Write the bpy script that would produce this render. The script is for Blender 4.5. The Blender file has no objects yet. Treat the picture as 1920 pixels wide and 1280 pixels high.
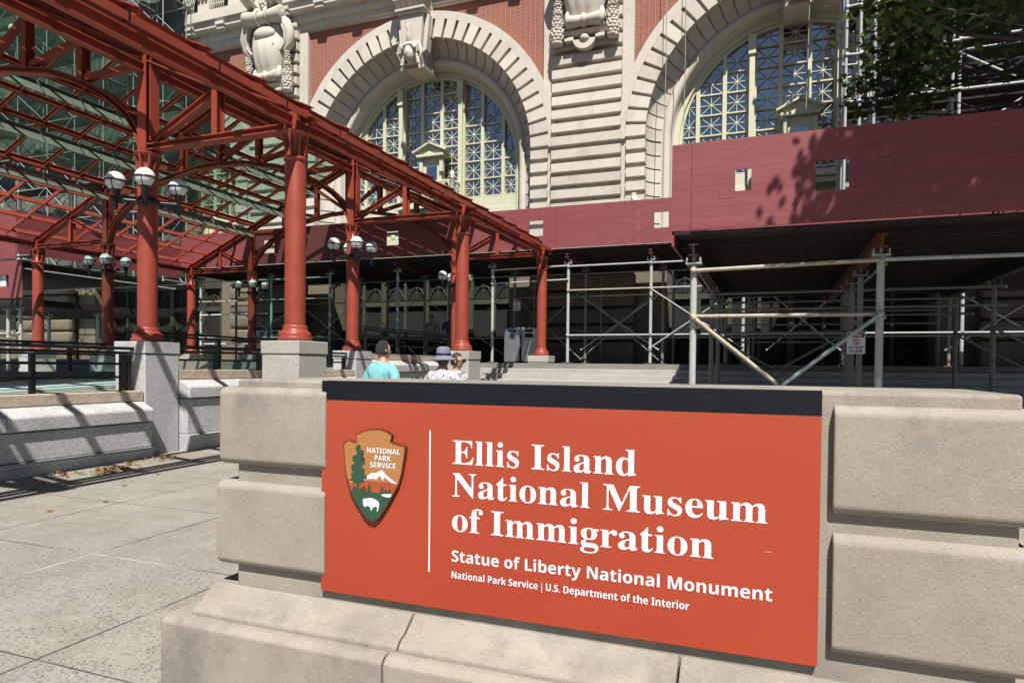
import bpy, bmesh, math, random
from mathutils import Vector, Matrix
random.seed(7)
D = bpy.data
scene = bpy.context.scene
COL = scene.collection

# ------------------------------------------------------------------ camera
F_PX, Y0, EYE = 1252.0, 711.0, 1.5
YAW, PITCH, ROLL = 0.36343, -0.01945, 0.01047
cam = D.cameras.new("camera")
cam.sensor_width = 36.0
cam.lens = F_PX / 1920 * 36
cam.shift_y = (Y0 - 640) / 1920
cam.clip_start = 0.05
cam.clip_end = 2000
camo = D.objects.new("camera", cam)
COL.objects.link(camo)
cy, sy, cp, sp, cr, sr = math.cos(YAW), math.sin(YAW), math.cos(PITCH), math.sin(PITCH), math.cos(ROLL), math.sin(ROLL)
right = Vector((cy, sy, 0)); fwd0 = Vector((-sy, cy, 0)); up0 = Vector((0, 0, 1))
fwd = cp * fwd0 + sp * up0; upv = -sp * fwd0 + cp * up0
r2 = cr * right + sr * upv; u2 = -sr * right + cr * upv
m = Matrix((r2, u2, -fwd)).transposed().to_4x4()
m.translation = (0, 0, EYE)
camo.matrix_world = m
scene.camera = camo

# ------------------------------------------------------------------ world, sun, exposure
SUN_TO = Vector((0.285, -0.62, 1.0)).normalized()
elev = math.asin(SUN_TO.z)
azim = math.atan2(SUN_TO.x, SUN_TO.y)
w = D.worlds.new("World"); scene.world = w; w.use_nodes = True
nt = w.node_tree
for n in list(nt.nodes): nt.nodes.remove(n)
sky = nt.nodes.new("ShaderNodeTexSky"); sky.sky_type = 'NISHITA'; sky.sun_disc = False
sky.sun_elevation = elev; sky.sun_rotation = azim
sky.air_density = 0.55; sky.dust_density = 0.3; sky.ozone_density = 1.5
bg = nt.nodes.new("ShaderNodeBackground"); bg.inputs[1].default_value = 0.05
wo = nt.nodes.new("ShaderNodeOutputWorld")
nt.links.new(sky.outputs[0], bg.inputs[0]); nt.links.new(bg.outputs[0], wo.inputs[0])
sun = D.lights.new("sun", 'SUN'); sun.energy = 5.0; sun.angle = math.radians(0.53); sun.color = (1.0, 0.965, 0.915)
suno = D.objects.new("sun", sun); COL.objects.link(suno)
suno.rotation_euler = SUN_TO.to_track_quat('Z', 'Y').to_euler()
suno.location = (10, -20, 40)
vs = scene.view_settings
vs.view_transform = 'Standard'; vs.look = 'None'; vs.gamma = 1; vs.exposure = 0.48
scene.cycles.max_bounces = 8
scene.cycles.diffuse_bounces = 1
scene.cycles.transparent_max_bounces = 24
scene.cycles.caustics_reflective = False; scene.cycles.caustics_refractive = False

# ------------------------------------------------------------------ materials
class NB:
    def __init__(s, name):
        s.m = D.materials.new(name); s.m.use_nodes = True
        s.t = s.m.node_tree
        for n in list(s.t.nodes): s.t.nodes.remove(n)
        s.out = s.n("ShaderNodeOutputMaterial")
        s.b = s.n("ShaderNodeBsdfPrincipled")
        s.l(s.b.outputs[0], s.out.inputs[0])
        s.tc = s.n("ShaderNodeTexCoord").outputs["Object"]
    def n(s, k, **kw):
        x = s.t.nodes.new(k)
        for a, v in kw.items(): setattr(x, a, v)
        return x
    def l(s, a, b): s.t.links.new(a, b)
    def map(s, scale=(1, 1, 1), loc=(0, 0, 0), rot=(0, 0, 0), src=None):
        x = s.n("ShaderNodeMapping")
        x.inputs["Scale"].default_value = scale; x.inputs["Location"].default_value = loc
        x.inputs["Rotation"].default_value = rot
        s.l(src or s.tc, x.inputs[0]); return x.outputs[0]
    def noise(s, scale, detail=4, rough=.55, vec=None, dist=0):
        x = s.n("ShaderNodeTexNoise"); x.inputs["Scale"].default_value = scale
        x.inputs["Detail"].default_value = detail; x.inputs["Roughness"].default_value = rough
        x.inputs["Distortion"].default_value = dist
        s.l(vec or s.tc, x.inputs["Vector"]); return x.outputs["Fac"]
    def vor(s, scale, vec=None, out="Distance"):
        x = s.n("ShaderNodeTexVoronoi"); x.inputs["Scale"].default_value = scale
        s.l(vec or s.tc, x.inputs["Vector"]); return x.outputs[out]
    def ramp(s, fac, stops):
        x = s.n("ShaderNodeValToRGB"); e = x.color_ramp.elements
        while len(e) < len(stops): e.new(0.5)
        for i, (p, c) in enumerate(stops):
            e[i].position = p
            e[i].color = (c, c, c, 1) if isinstance(c, (int, float)) else (*c, 1)
        s.l(fac, x.inputs[0]); return x.outputs[0]
    def mix(s, fac, a, b, mode='MIX'):
        x = s.n("ShaderNodeMix", data_type='RGBA', blend_type=mode)
        for sock, v in ((x.inputs[0], fac), (x.inputs[6], a), (x.inputs[7], b)):
            if isinstance(v, (int, float)): sock.default_value = v
            elif isinstance(v, tuple): sock.default_value = (*v, 1)
            else: s.l(v, sock)
        return x.outputs[2]
    def math(s, op, a, b=0.0):
        x = s.n("ShaderNodeMath", operation=op)
        for sock, v in ((x.inputs[0], a), (x.inputs[1], b)):
            if isinstance(v, (int, float)): sock.default_value = v
            else: s.l(v, sock)
        return x.outputs[0]
    def col(s, v):
        if isinstance(v, tuple): s.b.inputs["Base Color"].default_value = (*v, 1)
        else: s.l(v, s.b.inputs["Base Color"])
    def set(s, **kw):
        for k, v in kw.items(): s.b.inputs[k.replace('_', ' ')].default_value = v
    def bump(s, h, strength=.3, dist=.01):
        x = s.n("ShaderNodeBump"); x.inputs["Strength"].default_value = strength
        x.inputs["Distance"].default_value = dist
        s.l(h, x.inputs["Height"]); s.l(x.outputs[0], s.b.inputs["Normal"])
    def xyz(s):
        x = s.n("ShaderNodeSeparateXYZ"); s.l(s.tc, x.inputs[0]); return x.outputs

M = {}
def stone(name, c1, c2, big=1.2, fine=90, bump=.25, stain=None, rough=.85):
    k = NB(name)
    c = k.mix(k.ramp(k.noise(big, 6, .6), [(.3, 0.), (.7, 1.)]), c1, c2)
    g = k.ramp(k.noise(fine, 3, .7), [(.3, .80), (.7, 1.12)])
    c = k.mix(1.0, c, g, 'MULTIPLY')
    if stain:
        st = k.ramp(k.noise(2.1, 7, .7, k.map((1, 1, .45))), [(.52, 0.), (.72, 1.)])
        c = k.mix(k.math('MULTIPLY', st, stain[1]), c, stain[0])
    gi = k.n("ShaderNodeNewGeometry").outputs["Random Per Island"]
    c = k.mix(1.0, c, k.ramp(gi, [(0., .86), (1., 1.08)]), 'MULTIPLY')
    k.col(c); k.set(Roughness=rough)
    k.bump(k.math('ADD', k.noise(fine, 4, .7), k.math('MULTIPLY', k.noise(8, 4), 1.5)), bump, .006)
    M[name] = k.m
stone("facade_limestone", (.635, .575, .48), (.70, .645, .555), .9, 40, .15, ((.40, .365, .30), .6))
stone("shaded_weathered_limestone", (.17, .14, .095), (.22, .185, .13), 1.5, 30, .3, ((.15, .135, .11), .8))  # grimy facade stone, darkened further to stand in for shade under the sheds
stone("coping_stone", (.47, .38, .28), (.55, .46, .35), 3, 25, .9, ((.30, .24, .17), .6))
stone("green_paint_floor", (.30, .42, .36), (.36, .48, .42), 1.2, 60, .1)
stone("green_wall_stone", (.20, .25, .18), (.27, .33, .25), 2.0, 40, .3)
stone("hat_felt", (.17, .18, .24), (.20, .21, .28), 20, 300, .2)
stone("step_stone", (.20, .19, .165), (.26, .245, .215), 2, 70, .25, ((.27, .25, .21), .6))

def sign_stone():
    k = NB("sign_limestone")
    z = k.xyz()[2]
    c = k.mix(k.ramp(k.noise(2.3, 7, .62), [(.3, 0.), (.7, 1.)]), (.305, .26, .21), (.39, .345, .287))
    c = k.mix(1.0, c, k.ramp(k.noise(170, 3, .8), [(.28, .72), (.5, 1.), (.75, 1.16)]), 'MULTIPLY')
    st = k.ramp(k.noise(2.6, 8, .74, k.map((1, 1, .8), (3.1, 0, 1.7))), [(.46, 0.), (.62, 1.)])
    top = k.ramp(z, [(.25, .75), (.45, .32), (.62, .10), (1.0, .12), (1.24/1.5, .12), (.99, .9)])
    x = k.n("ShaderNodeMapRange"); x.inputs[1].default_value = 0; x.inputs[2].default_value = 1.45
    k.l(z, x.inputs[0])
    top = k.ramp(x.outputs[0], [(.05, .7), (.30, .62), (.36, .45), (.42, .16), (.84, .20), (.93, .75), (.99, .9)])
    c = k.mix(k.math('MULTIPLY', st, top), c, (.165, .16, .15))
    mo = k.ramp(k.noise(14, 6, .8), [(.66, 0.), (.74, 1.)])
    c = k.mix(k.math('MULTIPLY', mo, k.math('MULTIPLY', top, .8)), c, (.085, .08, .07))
    k.col(c); k.set(Roughness=.9)
    k.bump(k.math('ADD', k.math('MULTIPLY', k.noise(170, 4, .8), .8), k.math('MULTIPLY', k.noise(25, 4), 1.0)), .5, .004)
    M["sign_limestone"] = k.m
sign_stone()

def granite(name, a, b, c3, sc=70):
    k = NB(name)
    n1 = k.noise(sc, 3, .75); n2 = k.noise(sc * 1.9, 2, .8, k.map((1, 1, 1), (5, 3, 1)))
    c = k.mix(k.ramp(n1, [(.42, 0.), (.56, 1.)]), a, b)
    c = k.mix(k.ramp(n2, [(.60, 0.), (.68, 1.)]), c, c3)
    st = k.ramp(k.noise(1.6, 6, .65), [(.45, 0.), (.75, 1.)])
    c = k.mix(k.math('MULTIPLY', st, .35), c, (.20, .19, .165))
    k.col(c); k.set(Roughness=.75)
    k.bump(n1, .25, .004)
    M[name] = k.m
granite("granite", (.40, .39, .375), (.60, .59, .57), (.14, .14, .14), 48)
granite("warm_granite", (.36, .34, .30), (.50, .475, .43), (.16, .15, .13), 50)

def pavement():
    k = NB("exposed_aggregate")
    x, y, z = k.xyz()
    base = k.mix(k.ramp(k.noise(.7, 7, .6), [(.3, 0.), (.7, 1.)]), (.265, .247, .21), (.36, .335, .285))
    base = k.mix(k.ramp(k.noise(2.5, 7, .7), [(.45, 0.), (.75, .75)]), base, (.215, .195, .153))
    base = k.mix(k.ramp(k.noise(9, 3, .5), [(.70, 0.), (.75, .5)]), base, (.10, .092, .078))
    gr = k.ramp(k.noise(95, 3, .85), [(.3, .55), (.5, .95), (.72, 1.25)])
    c = k.mix(1.0, base, gr, 'MULTIPLY')
    v = k.vor(33, k.map((1.7, 1, 1), (0, 0, 0), (0, 0, .5)))
    near = k.ramp(k.math('MULTIPLY', k.math('SUBTRACT', 9.0, y), .11), [(.25, .15), (.85, 1.)])
    dens = k.ramp(k.noise(2.2, 4, .6, k.map((1, 1, 1), (8, 2, 0))), [(.35, .55), (.65, 1.)])
    pit = k.math('MULTIPLY', k.ramp(v, [(.26, 1.), (.40, 0.)]), k.ramp(k.noise(24, 2, .5), [(.42, 0.), (.52, 1.)]))
    pit = k.math('MULTIPLY', pit, k.math('MULTIPLY', near, dens))
    c = k.mix(k.math('MULTIPLY', pit, .95), c, (.06, .055, .045))
    def joints(co, off, pitch, wid):
        t = k.math('ADD', co, -off + pitch * 100.5)
        t = k.math('ABSOLUTE', k.math('SUBTRACT', k.math('MODULO', t, pitch), pitch / 2))
        t = k.math('ADD', t, k.math('MULTIPLY', k.math('SUBTRACT', k.noise(7, 3), .5), .008))
        return k.math('LESS_THAN', t, wid)
    jx = joints(x, -3.345, 1.40, .008); jy = joints(y, 2.225, 1.355, .0055)
    j = k.math('MAXIMUM', jx, jy)
    jc = k.mix(k.ramp(k.noise(.55, 3), [(.56, 0.), (.62, 1.)]), (.04, .036, .03), (.48, .46, .43))
    c = k.mix(k.math('MULTIPLY', j, .9), c, jc)
    k.col(c); k.set(Roughness=.88)
    k.bump(k.math('SUBTRACT', k.math('MULTIPLY', k.noise(150, 3, .8), .6), k.math('ADD', k.math('MULTIPLY', pit, 1.5), j)), .35, .006)
    M["exposed_aggregate"] = k.m
pavement()

def brick():
    k = NB("red_brick")
    x, y, z = k.xyz()
    cmb = k.n("ShaderNodeCombineXYZ"); k.l(x, cmb.inputs[0]); k.l(z, cmb.inputs[1])
    b = k.n("ShaderNodeTexBrick"); k.l(cmb.outputs[0], b.inputs["Vector"])
    b.inputs["Scale"].default_value = 1; b.inputs["Brick Width"].default_value = .20
    b.inputs["Row Height"].default_value = .0665; b.inputs["Mortar Size"].default_value = .0075
    b.inputs["Mortar Smooth"].default_value = .2; b.squash = .55; b.squash_frequency = 2
    b.inputs["Color1"].default_value = (.175, .037, .020, 1); b.inputs["Color2"].default_value = (.30, .068, .033, 1)
    b.inputs["Mortar"].default_value = (.47, .34, .26, 1)
    c = k.mix(k.ramp(k.noise(1.3, 5), [(.35, 0.), (.7, .3)]), b.outputs["Color"], (.33, .11, .06))
    k.col(c); k.set(Roughness=.85); k.bump(b.outputs["Fac"], -.4, .008)
    M["red_brick"] = k.m
brick()

def paint(name, c, rough=.4, var=.85, dirt=None, bump=.04, sc=5):
    k = NB(name)
    d = tuple(v * var for v in c)
    cc = k.mix(k.ramp(k.noise(sc, 6, .6), [(.3, 0.), (.7, 1.)]), d, c)
    if dirt:
        ms = k.ramp(k.noise(dirt[1], 8, .75, k.map((1, 1, dirt[3] if len(dirt) > 3 else .6))), [(dirt[2], 0.), (dirt[2] + .08, 1.)])
        cc = k.mix(ms, cc, dirt[0])
    k.col(cc); k.set(Roughness=rough)
    k.bump(k.noise(60, 4, .6), bump, .004)
    M[name] = k.m
paint("canopy_red", (.345, .064, .038), .42, .74, ((.15, .05, .035), 11, .64, .2))
paint("galvanised_pipe", (.50, .50, .47), .5, .75, ((.22, .12, .065), 16, .63, 1.0), .1, 9)
paint("scaffold_pipe", (.36, .37, .36), .5, .75, ((.25, .12, .07), 8, .6, 1.0), .1, 9)
paint("shaded_pipe", (.24, .24, .22), .6, .7, ((.16, .09, .05), 14, .6, 1.0), .1, 9)  # darker copy of the pipe finish, shade on the rear rows put into its colour
paint("rusty_pipe", (.52, .45, .34), .6, .7, ((.26, .12, .05), 12, .56, 1.0), .1, 9)
paint("blue_pipe", (.36, .47, .46), .5, .8, ((.30, .26, .2), 14, .66, 1.0), .1, 9)
paint("black_metal", (.012, .012, .013), .35, .7)
paint("lamp_black", (.010, .010, .012), .3, .8)
paint("window_green", (.66, .655, .46), .5, .9, ((.36, .38, .24), 6, .66))
paint("dark_olive", (.06, .06, .036), .6, .8)
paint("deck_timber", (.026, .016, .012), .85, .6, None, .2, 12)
paint("rust_beam", (.16, .055, .022), .8, .6, None, .2, 6)
paint("soffit_panel", (.29, .275, .24), .7, .85, ((.16, .14, .11), 5, .6))
paint("steel", (.40, .41, .42), .35, .8, ((.25, .23, .2), 5, .6)); M["steel"].node_tree.nodes["Principled BSDF"].inputs["Metallic"].default_value = .7
paint("letter_white", (.80, .82, .86), .5, .97)
paint("sign_black", (.008, .0095, .0155), .55, .85); M["sign_black"].node_tree.nodes["Principled BSDF"].inputs["Specular IOR Level"].default_value = .25
paint("emblem_brown", (.44, .19, .065), .4, .95)
paint("emblem_green", (.035, .085, .045), .4, .95)
paint("emblem_rim", (.10, .03, .014), .5, .9)
paint("emblem_red", (.40, .085, .03), .4, .95)
paint("danger_red", (.55, .03, .03), .4, .95)
paint("plain_white", (.72, .72, .70), .5, .93, ((.5, .48, .44), 7, .66))
paint("iron_cream", (.70, .70, .54), .5, .9)
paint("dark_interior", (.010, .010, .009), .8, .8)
paint("trouser", (.035, .04, .06), .9, .8, None, .3, 30)
paint("khaki", (.20, .16, .11), .9, .85, None, .3, 30)
paint("shoe", (.03, .028, .026), .6, .8)
paint("blue_shirt", (.05, .075, .14), .9, .8, None, .3, 20)
paint("pale_shirt", (.30, .36, .33), .9, .85, None, .3, 20)
paint("bark", (.07, .055, .042), .9, .6, None, .8, 14)
paint("rope_grey", (.38, .35, .30), .8, .8)
paint("yellow_plastic", (.58, .52, .25), .5, .9)
paint("bin_label", (.03, .09, .32), .5, .9)

def plywood():
    k = NB("maroon_plywood")
    v = k.map((.35, 1, 3.2))
    n = k.noise(3.2, 7, .65, v, .9)
    g = k.noise(34, 4, .6, k.map((.06, 1, 1.2)), .4)
    c = k.mix(k.ramp(n, [(.3, 0.), (.7, 1.)]), (.20, .044, .048), (.27, .068, .073))
    c = k.mix(k.ramp(g, [(.62, 0.), (.75, .5)]), c, (.34, .11, .105))
    c = k.mix(k.ramp(k.noise(26, 6, .8), [(.74, 0.), (.77, .8)]), c, (.45, .30, .26))
    k.col(c); k.set(Roughness=.62)
    k.bump(k.math('ADD', n, k.math('MULTIPLY', g, .5)), .25, .012)
    M["maroon_plywood"] = k.m
plywood()

def sign_red():
    k = NB("sign_red")
    c = k.mix(k.ramp(k.noise(.9, 4, .5), [(.35, 0.), (.7, 1.)]), (.40, .056, .021), (.37, .046, .019))
    x, y, z = k.xyz()
    fade = k.ramp(z, [(.5, 0.), (1.0, .38)])
    mr = k.n("ShaderNodeMapRange"); mr.inputs[1].default_value = .55; mr.inputs[2].default_value = 1.4; k.l(z, mr.inputs[0])
    c = k.mix(k.math('MULTIPLY', mr.outputs[0], .42), c, (.45, .085, .040))
    sm = k.ramp(k.noise(3.4, 7, .7, k.map((1, 1, 1), (2.2, 0, .4))), [(.62, 0.), (.82, .30)])
    c = k.mix(sm, c, (.40, .13, .085))
    sc = k.ramp(k.noise(30, 3, .5, k.map((.35, 1, 2.5), (0, 0, 0), (0, .5, 0))), [(.765, 0.), (.78, .7)])
    c = k.mix(k.math('MULTIPLY', sc, k.ramp(k.noise(1.5, 2), [(.55, 0.), (.6, 1.)])), c, (.55, .25, .2))
    k.col(c); k.set(Roughness=.42)
    M["sign_red"] = k.m
sign_red()

def window_glass():
    k = NB("window_glass")
    k.col((.020, .031, .058)); k.set(Roughness=.04, IOR=3.0)
    k.b.inputs["Specular IOR Level"].default_value = 1.0
    k.bump(k.noise(2.2, 2, .5), .12, .03)
    M["window_glass"] = k.m
window_glass()

def roof_glass():
    k = NB("roof_glass")
    t = k.n("ShaderNodeBsdfTransparent"); t.inputs[0].default_value = (.74, .86, .80, 1)
    g = k.n("ShaderNodeBsdfGlossy"); g.inputs[0].default_value = (.8, .9, .86, 1); g.inputs["Roughness"].default_value = .03
    lw = k.n("ShaderNodeLayerWeight"); lw.inputs[0].default_value = .5
    frv = k.math('ADD', k.math('MULTIPLY', k.math('POWER', lw.outputs["Facing"], 5.0), .6), .03)
    d = k.n("ShaderNodeBsdfDiffuse"); d.inputs[0].default_value = (.42, .54, .48, 1)
    mx0 = k.n("ShaderNodeMixShader"); k.l(t.outputs[0], mx0.inputs[1]); k.l(d.outputs[0], mx0.inputs[2])
    k.l(k.ramp(k.noise(1.2, 6, .7), [(.35, .07), (.8, .22)]), mx0.inputs[0])
    mx = k.n("ShaderNodeMixShader"); k.l(frv, mx.inputs[0]); k.l(mx0.outputs[0], mx.inputs[1]); k.l(g.outputs[0], mx.inputs[2])
    k.l(mx.outputs[0], k.out.inputs[0]); k.t.nodes.remove(k.b)
    M["roof_glass"] = k.m
roof_glass()

def globe():
    k = NB("lamp_glass"); k.col((.74, .75, .77)); k.set(Roughness=.12)
    k.b.inputs["Subsurface Weight"].default_value = .25
    k.b.inputs["Subsurface Radius"].default_value = (.05, .05, .05)
    M["lamp_glass"] = k.m
globe()

def leafmat(name, c1, c2, tr=.35):
    k = NB(name)
    oi = k.n("ShaderNodeNewGeometry")
    c = k.mix(oi.outputs["Random Per Island"], c1, c2)
    k.col(c); k.set(Roughness=.45)
    t = k.n("ShaderNodeBsdfTranslucent"); k.l(k.mix(.5, c, (.10, .16, .02)), t.inputs[0])
    mx = k.n("ShaderNodeMixShader"); mx.inputs[0].default_value = tr
    k.l(k.b.outputs[0], mx.inputs[1]); k.l(t.outputs[0], mx.inputs[2]); k.l(mx.outputs[0], k.out.inputs[0])
    M[name] = k.m
leafmat("maple_leaf", (.026, .062, .016), (.075, .14, .034), .42)
leafmat("dry_leaf", (.20, .085, .025), (.36, .20, .075), .2)

def skin():
    k = NB("skin"); k.col(k.mix(k.noise(30, 3), (.42, .22, .14), (.50, .28, .19))); k.set(Roughness=.5)
    M["skin"] = k.m
    k = NB("dark_hair"); c = k.mix(k.ramp(k.noise(130, 3, .8), [(.52, 0.), (.66, 1.)]), (.010, .009, .009), (.16, .155, .15))
    k.col(c); k.set(Roughness=.5); k.bump(k.noise(110, 3, .8), 1.0, .02); M["dark_hair"] = k.m
    k = NB("brown_hair"); k.col((.035, .018, .010)); k.set(Roughness=.45); k.bump(k.noise(90, 3), .6, .01); M["brown_hair"] = k.m
    k = NB("aqua_cloth"); n = k.noise(6, 5, .6)
    k.col(k.mix(k.ramp(n, [(.3, 0.), (.7, 1.)]), (.20, .50, .53), (.25, .57, .59))); k.set(Roughness=.8)
    k.bump(k.noise(9, 3, .5, k.map((1, 1, .4)), 1.5), .8, .03); M["aqua_cloth"] = k.m
    k = NB("print_cloth"); n = k.noise(26, 3, .6, k.map((1, 1, 1)), 3.5)
    k.col(k.mix(k.ramp(n, [(.53, 0.), (.56, 1.)]), (.70, .70, .72), (.02, .02, .025))); k.set(Roughness=.85)
    k.bump(k.noise(9, 3, .5), .6, .03); M["print_cloth"] = k.m
skin()

# ------------------------------------------------------------------ mesh builder
class MB:
    def __init__(s): s.v = []; s.f = []; s.sm = []
    def add(s, vs, fs, smooth=False):
        o = len(s.v); s.v += [tuple(p) for p in vs]
        for f in fs: s.f.append(tuple(i + o for i in f)); s.sm.append(smooth)
        return s
    def box(s, x0, x1, y0, y1, z0, z1):
        x0, x1 = min(x0, x1), max(x0, x1); y0, y1 = min(y0, y1), max(y0, y1); z0, z1 = min(z0, z1), max(z0, z1)
        return s.add([(x0, y0, z0), (x1, y0, z0), (x1, y1, z0), (x0, y1, z0), (x0, y0, z1), (x1, y0, z1), (x1, y1, z1), (x0, y1, z1)],
                     [(0, 3, 2, 1), (4, 5, 6, 7), (0, 1, 5, 4), (1, 2, 6, 5), (2, 3, 7, 6), (3, 0, 4, 7)])
    def rbox(s, x0, x1, y0, y1, z0, z1, r, seg=3, smooth=True):
        bm = bmesh.new(); bmesh.ops.create_cube(bm, size=1)
        for v in bm.verts:
            v.co = Vector(((x0 + x1) / 2 + v.co.x * (x1 - x0), (y0 + y1) / 2 + v.co.y * (y1 - y0), (z0 + z1) / 2 + v.co.z * (z1 - z0)))
        bmesh.ops.bevel(bm, geom=bm.edges[:], offset=r, segments=seg, profile=.5, affect='EDGES')
        bm.verts.index_update()
        s.add([v.co[:] for v in bm.verts], [[v.index for v in f.verts] for f in bm.faces], smooth)
        bm.free(); return s
    def block(s, x0, x1, y0, y1, z0, z1, r, flat, seg=5):
        bm = bmesh.new(); bmesh.ops.create_cube(bm, size=1)
        for v in bm.verts:
            v.co = Vector(((x0 + x1) / 2 + v.co.x * (x1 - x0), (y0 + y1) / 2 + v.co.y * (y1 - y0), (z0 + z1) / 2 + v.co.z * (z1 - z0)))
        fx = x1 if flat > 0 else x0
        ed = [e for e in bm.edges if not all(abs(v.co.x - fx) < 1e-5 for v in e.verts)]
        bmesh.ops.bevel(bm, geom=ed, offset=r, segments=seg, profile=.5, affect='EDGES')
        bm.verts.index_update()
        for f in bm.faces:
            s.add([v.co[:] for v in f.verts], [tuple(range(len(f.verts)))], False) if abs(f.normal.x) > .999 else None
        bm.faces.ensure_lookup_table()
        s.add([v.co[:] for v in bm.verts], [[v.index for v in f.verts] for f in bm.faces if abs(f.normal.x) <= .999], True)
        bm.free(); return s
    def bar(s, p, q, wd, ht, up=(0, 0, 1)):
        p, q = Vector(p), Vector(q); d = (q - p).normalized(); u = Vector(up)
        if abs(d.dot(u)) > .98: u = Vector((0, 1, 0))
        a = d.cross(u).normalized(); b = a.cross(d)
        vs = [e + a * (i * wd / 2) + b * (j * ht / 2) for e in (p, q) for i, j in ((-1, -1), (1, -1), (1, 1), (-1, 1))]
        return s.add(vs, [(0, 3, 2, 1), (4, 5, 6, 7), (0, 1, 5, 4), (1, 2, 6, 5), (2, 3, 7, 6), (3, 0, 4, 7)])
    def ibar(s, p, q, wd, ht, t=.02, up=(0, 0, 1)):
        p, q = Vector(p), Vector(q); d = (q - p).normalized(); u = Vector(up)
        if abs(d.dot(u)) > .98: u = Vector((0, 1, 0))
        a = d.cross(u).normalized(); b = a.cross(d)
        s.bar(p + b * (ht / 2 - t / 2), q + b * (ht / 2 - t / 2), wd, t, b)
        s.bar(p - b * (ht / 2 - t / 2), q - b * (ht / 2 - t / 2), wd, t, b)
        s.bar(p, q, t * 1.2, ht - 2 * t - .001, b); return s
    def tbar(s, p, q, wt, wb, ht, t=.014, up=(0, 0, 1)):
        p, q = Vector(p), Vector(q); d = (q - p).normalized(); u = Vector(up)
        a = d.cross(u).normalized(); b = a.cross(d)
        s.bar(p + b * (ht / 2 - t / 2), q + b * (ht / 2 - t / 2), wt, t, b)
        s.bar(p - b * (ht / 2 - t / 2), q - b * (ht / 2 - t / 2), wb, t, b)
        s.bar(p, q, .02, ht - 2 * t - .001, b); return s
    def tube(s, pts, r, n=8, cap=True):
        pts = [Vector(p) for p in pts]; rs = r if isinstance(r, (list, tuple)) else [r] * len(pts)
        vs = []; prev = None
        for i, p in enumerate(pts):
            d = (pts[min(i + 1, len(pts) - 1)] - pts[max(i - 1, 0)]).normalized()
            if prev is None:
                u = Vector((0, 0, 1)) if abs(d.z) < .9 else Vector((1, 0, 0))
                a = d.cross(u).normalized()
            else: a = (prev - d * prev.dot(d)).normalized()
            prev = a; b = d.cross(a)
            vs += [p + (a * math.cos(2 * math.pi * k / n) + b * math.sin(2 * math.pi * k / n)) * rs[i] for k in range(n)]
        fs = [(i * n + k, i * n + (k + 1) % n, (i + 1) * n + (k + 1) % n, (i + 1) * n + k) for i in range(len(pts) - 1) for k in range(n)]
        s.add(vs, fs, True)
        if cap:
            s.add(vs[:n], [tuple(range(n))[::-1]]); s.add(vs[-n:], [tuple(range(n))])
        return s
    def lathe(s, c, prof, n=20, axis='z', smooth=True):
        c = Vector(c); vs = []
        for r, h in prof:
            for k in range(n):
                a = 2 * math.pi * k / n
                o = (r * math.cos(a), r * math.sin(a), h)
                if axis == 'x': o = (h, r * math.cos(a), r * math.sin(a))
                if axis == 'y': o = (r * math.cos(a), h, r * math.sin(a))
                vs.append(c + Vector(o))
        fs = [(i * n + k, i * n + (k + 1) % n, (i + 1) * n + (k + 1) % n, (i + 1) * n + k) for i in range(len(prof) - 1) for k in range(n)]
        return s.add(vs, fs, smooth)
    def ball(s, c, rx, ry=None, rz=None, n=10, m=7):
        ry = ry or rx; rz = rz or rx; c = Vector(c)
        vs = [c + Vector((0, 0, -rz))]
        for i in range(1, m):
            t = math.pi * i / m
            for k in range(n):
                a = 2 * math.pi * k / n
                vs.append(c + Vector((rx * math.sin(t) * math.cos(a), ry * math.sin(t) * math.sin(a), -rz * math.cos(t))))
        vs.append(c + Vector((0, 0, rz))); L = len(vs) - 1
        fs = [(0, 1 + (k + 1) % n, 1 + k) for k in range(n)]
        for i in range(m - 2):
            for k in range(n):
                a = 1 + i * n + k; b = 1 + i * n + (k + 1) % n
                fs.append((a, b, b + n, a + n))
        o = 1 + (m - 2) * n
        fs += [(o + k, o + (k + 1) % n, L) for k in range(n)]
        return s.add(vs, fs, True)
    def prism(s, poly, y0, y1):
        """polygon in x,z extruded in y (front y0)"""
        n = len(poly)
        vs = [(x, y0, z) for x, z in poly] + [(x, y1, z) for x, z in poly]
        return s.add(vs, [tuple(range(n)), tuple(range(2 * n - 1, n - 1, -1))] + [(i, i + n, (i + 1) % n + n, (i + 1) % n) for i in range(n)])
    def sweep_y(s, prof, y0, y1):
        """profile in x,z run along y"""
        return s.prism(prof, y0, y1)
    def sweep_x(s, prof, x0, x1):
        n = len(prof)
        vs = [(x0, y, z) for y, z in prof] + [(x1, y, z) for y, z in prof]
        return s.add(vs, [tuple(range(n)), tuple(range(2 * n - 1, n - 1, -1))] + [(i, i + n, (i + 1) % n + n, (i + 1) % n) for i in range(n)])
    def build(s, name, mat, parent=None, bevel=0):
        me = D.meshes.new(name); me.from_pydata(s.v, [], s.f)
        me.polygons.foreach_set("use_smooth", s.sm)
        bm = bmesh.new(); bm.from_mesh(me); bmesh.ops.recalc_face_normals(bm, faces=bm.faces[:]); bm.to_mesh(me); bm.free()
        me.materials.append(M[mat] if isinstance(mat, str) else mat)
        o = D.objects.new(name, me); COL.objects.link(o)
        if parent:
            o.parent = parent
            b = parent
            off = Vector((0, 0, 0))
            while b: off += b.location; b = b.parent
            o.location = -off if not parent.get("local") else (0, 0, 0)
        if bevel:
            mo = o.modifiers.new("b", 'BEVEL'); mo.width = bevel; mo.segments = 2; mo.limit_method = 'ANGLE'; mo.angle_limit = .6
        return o
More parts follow.
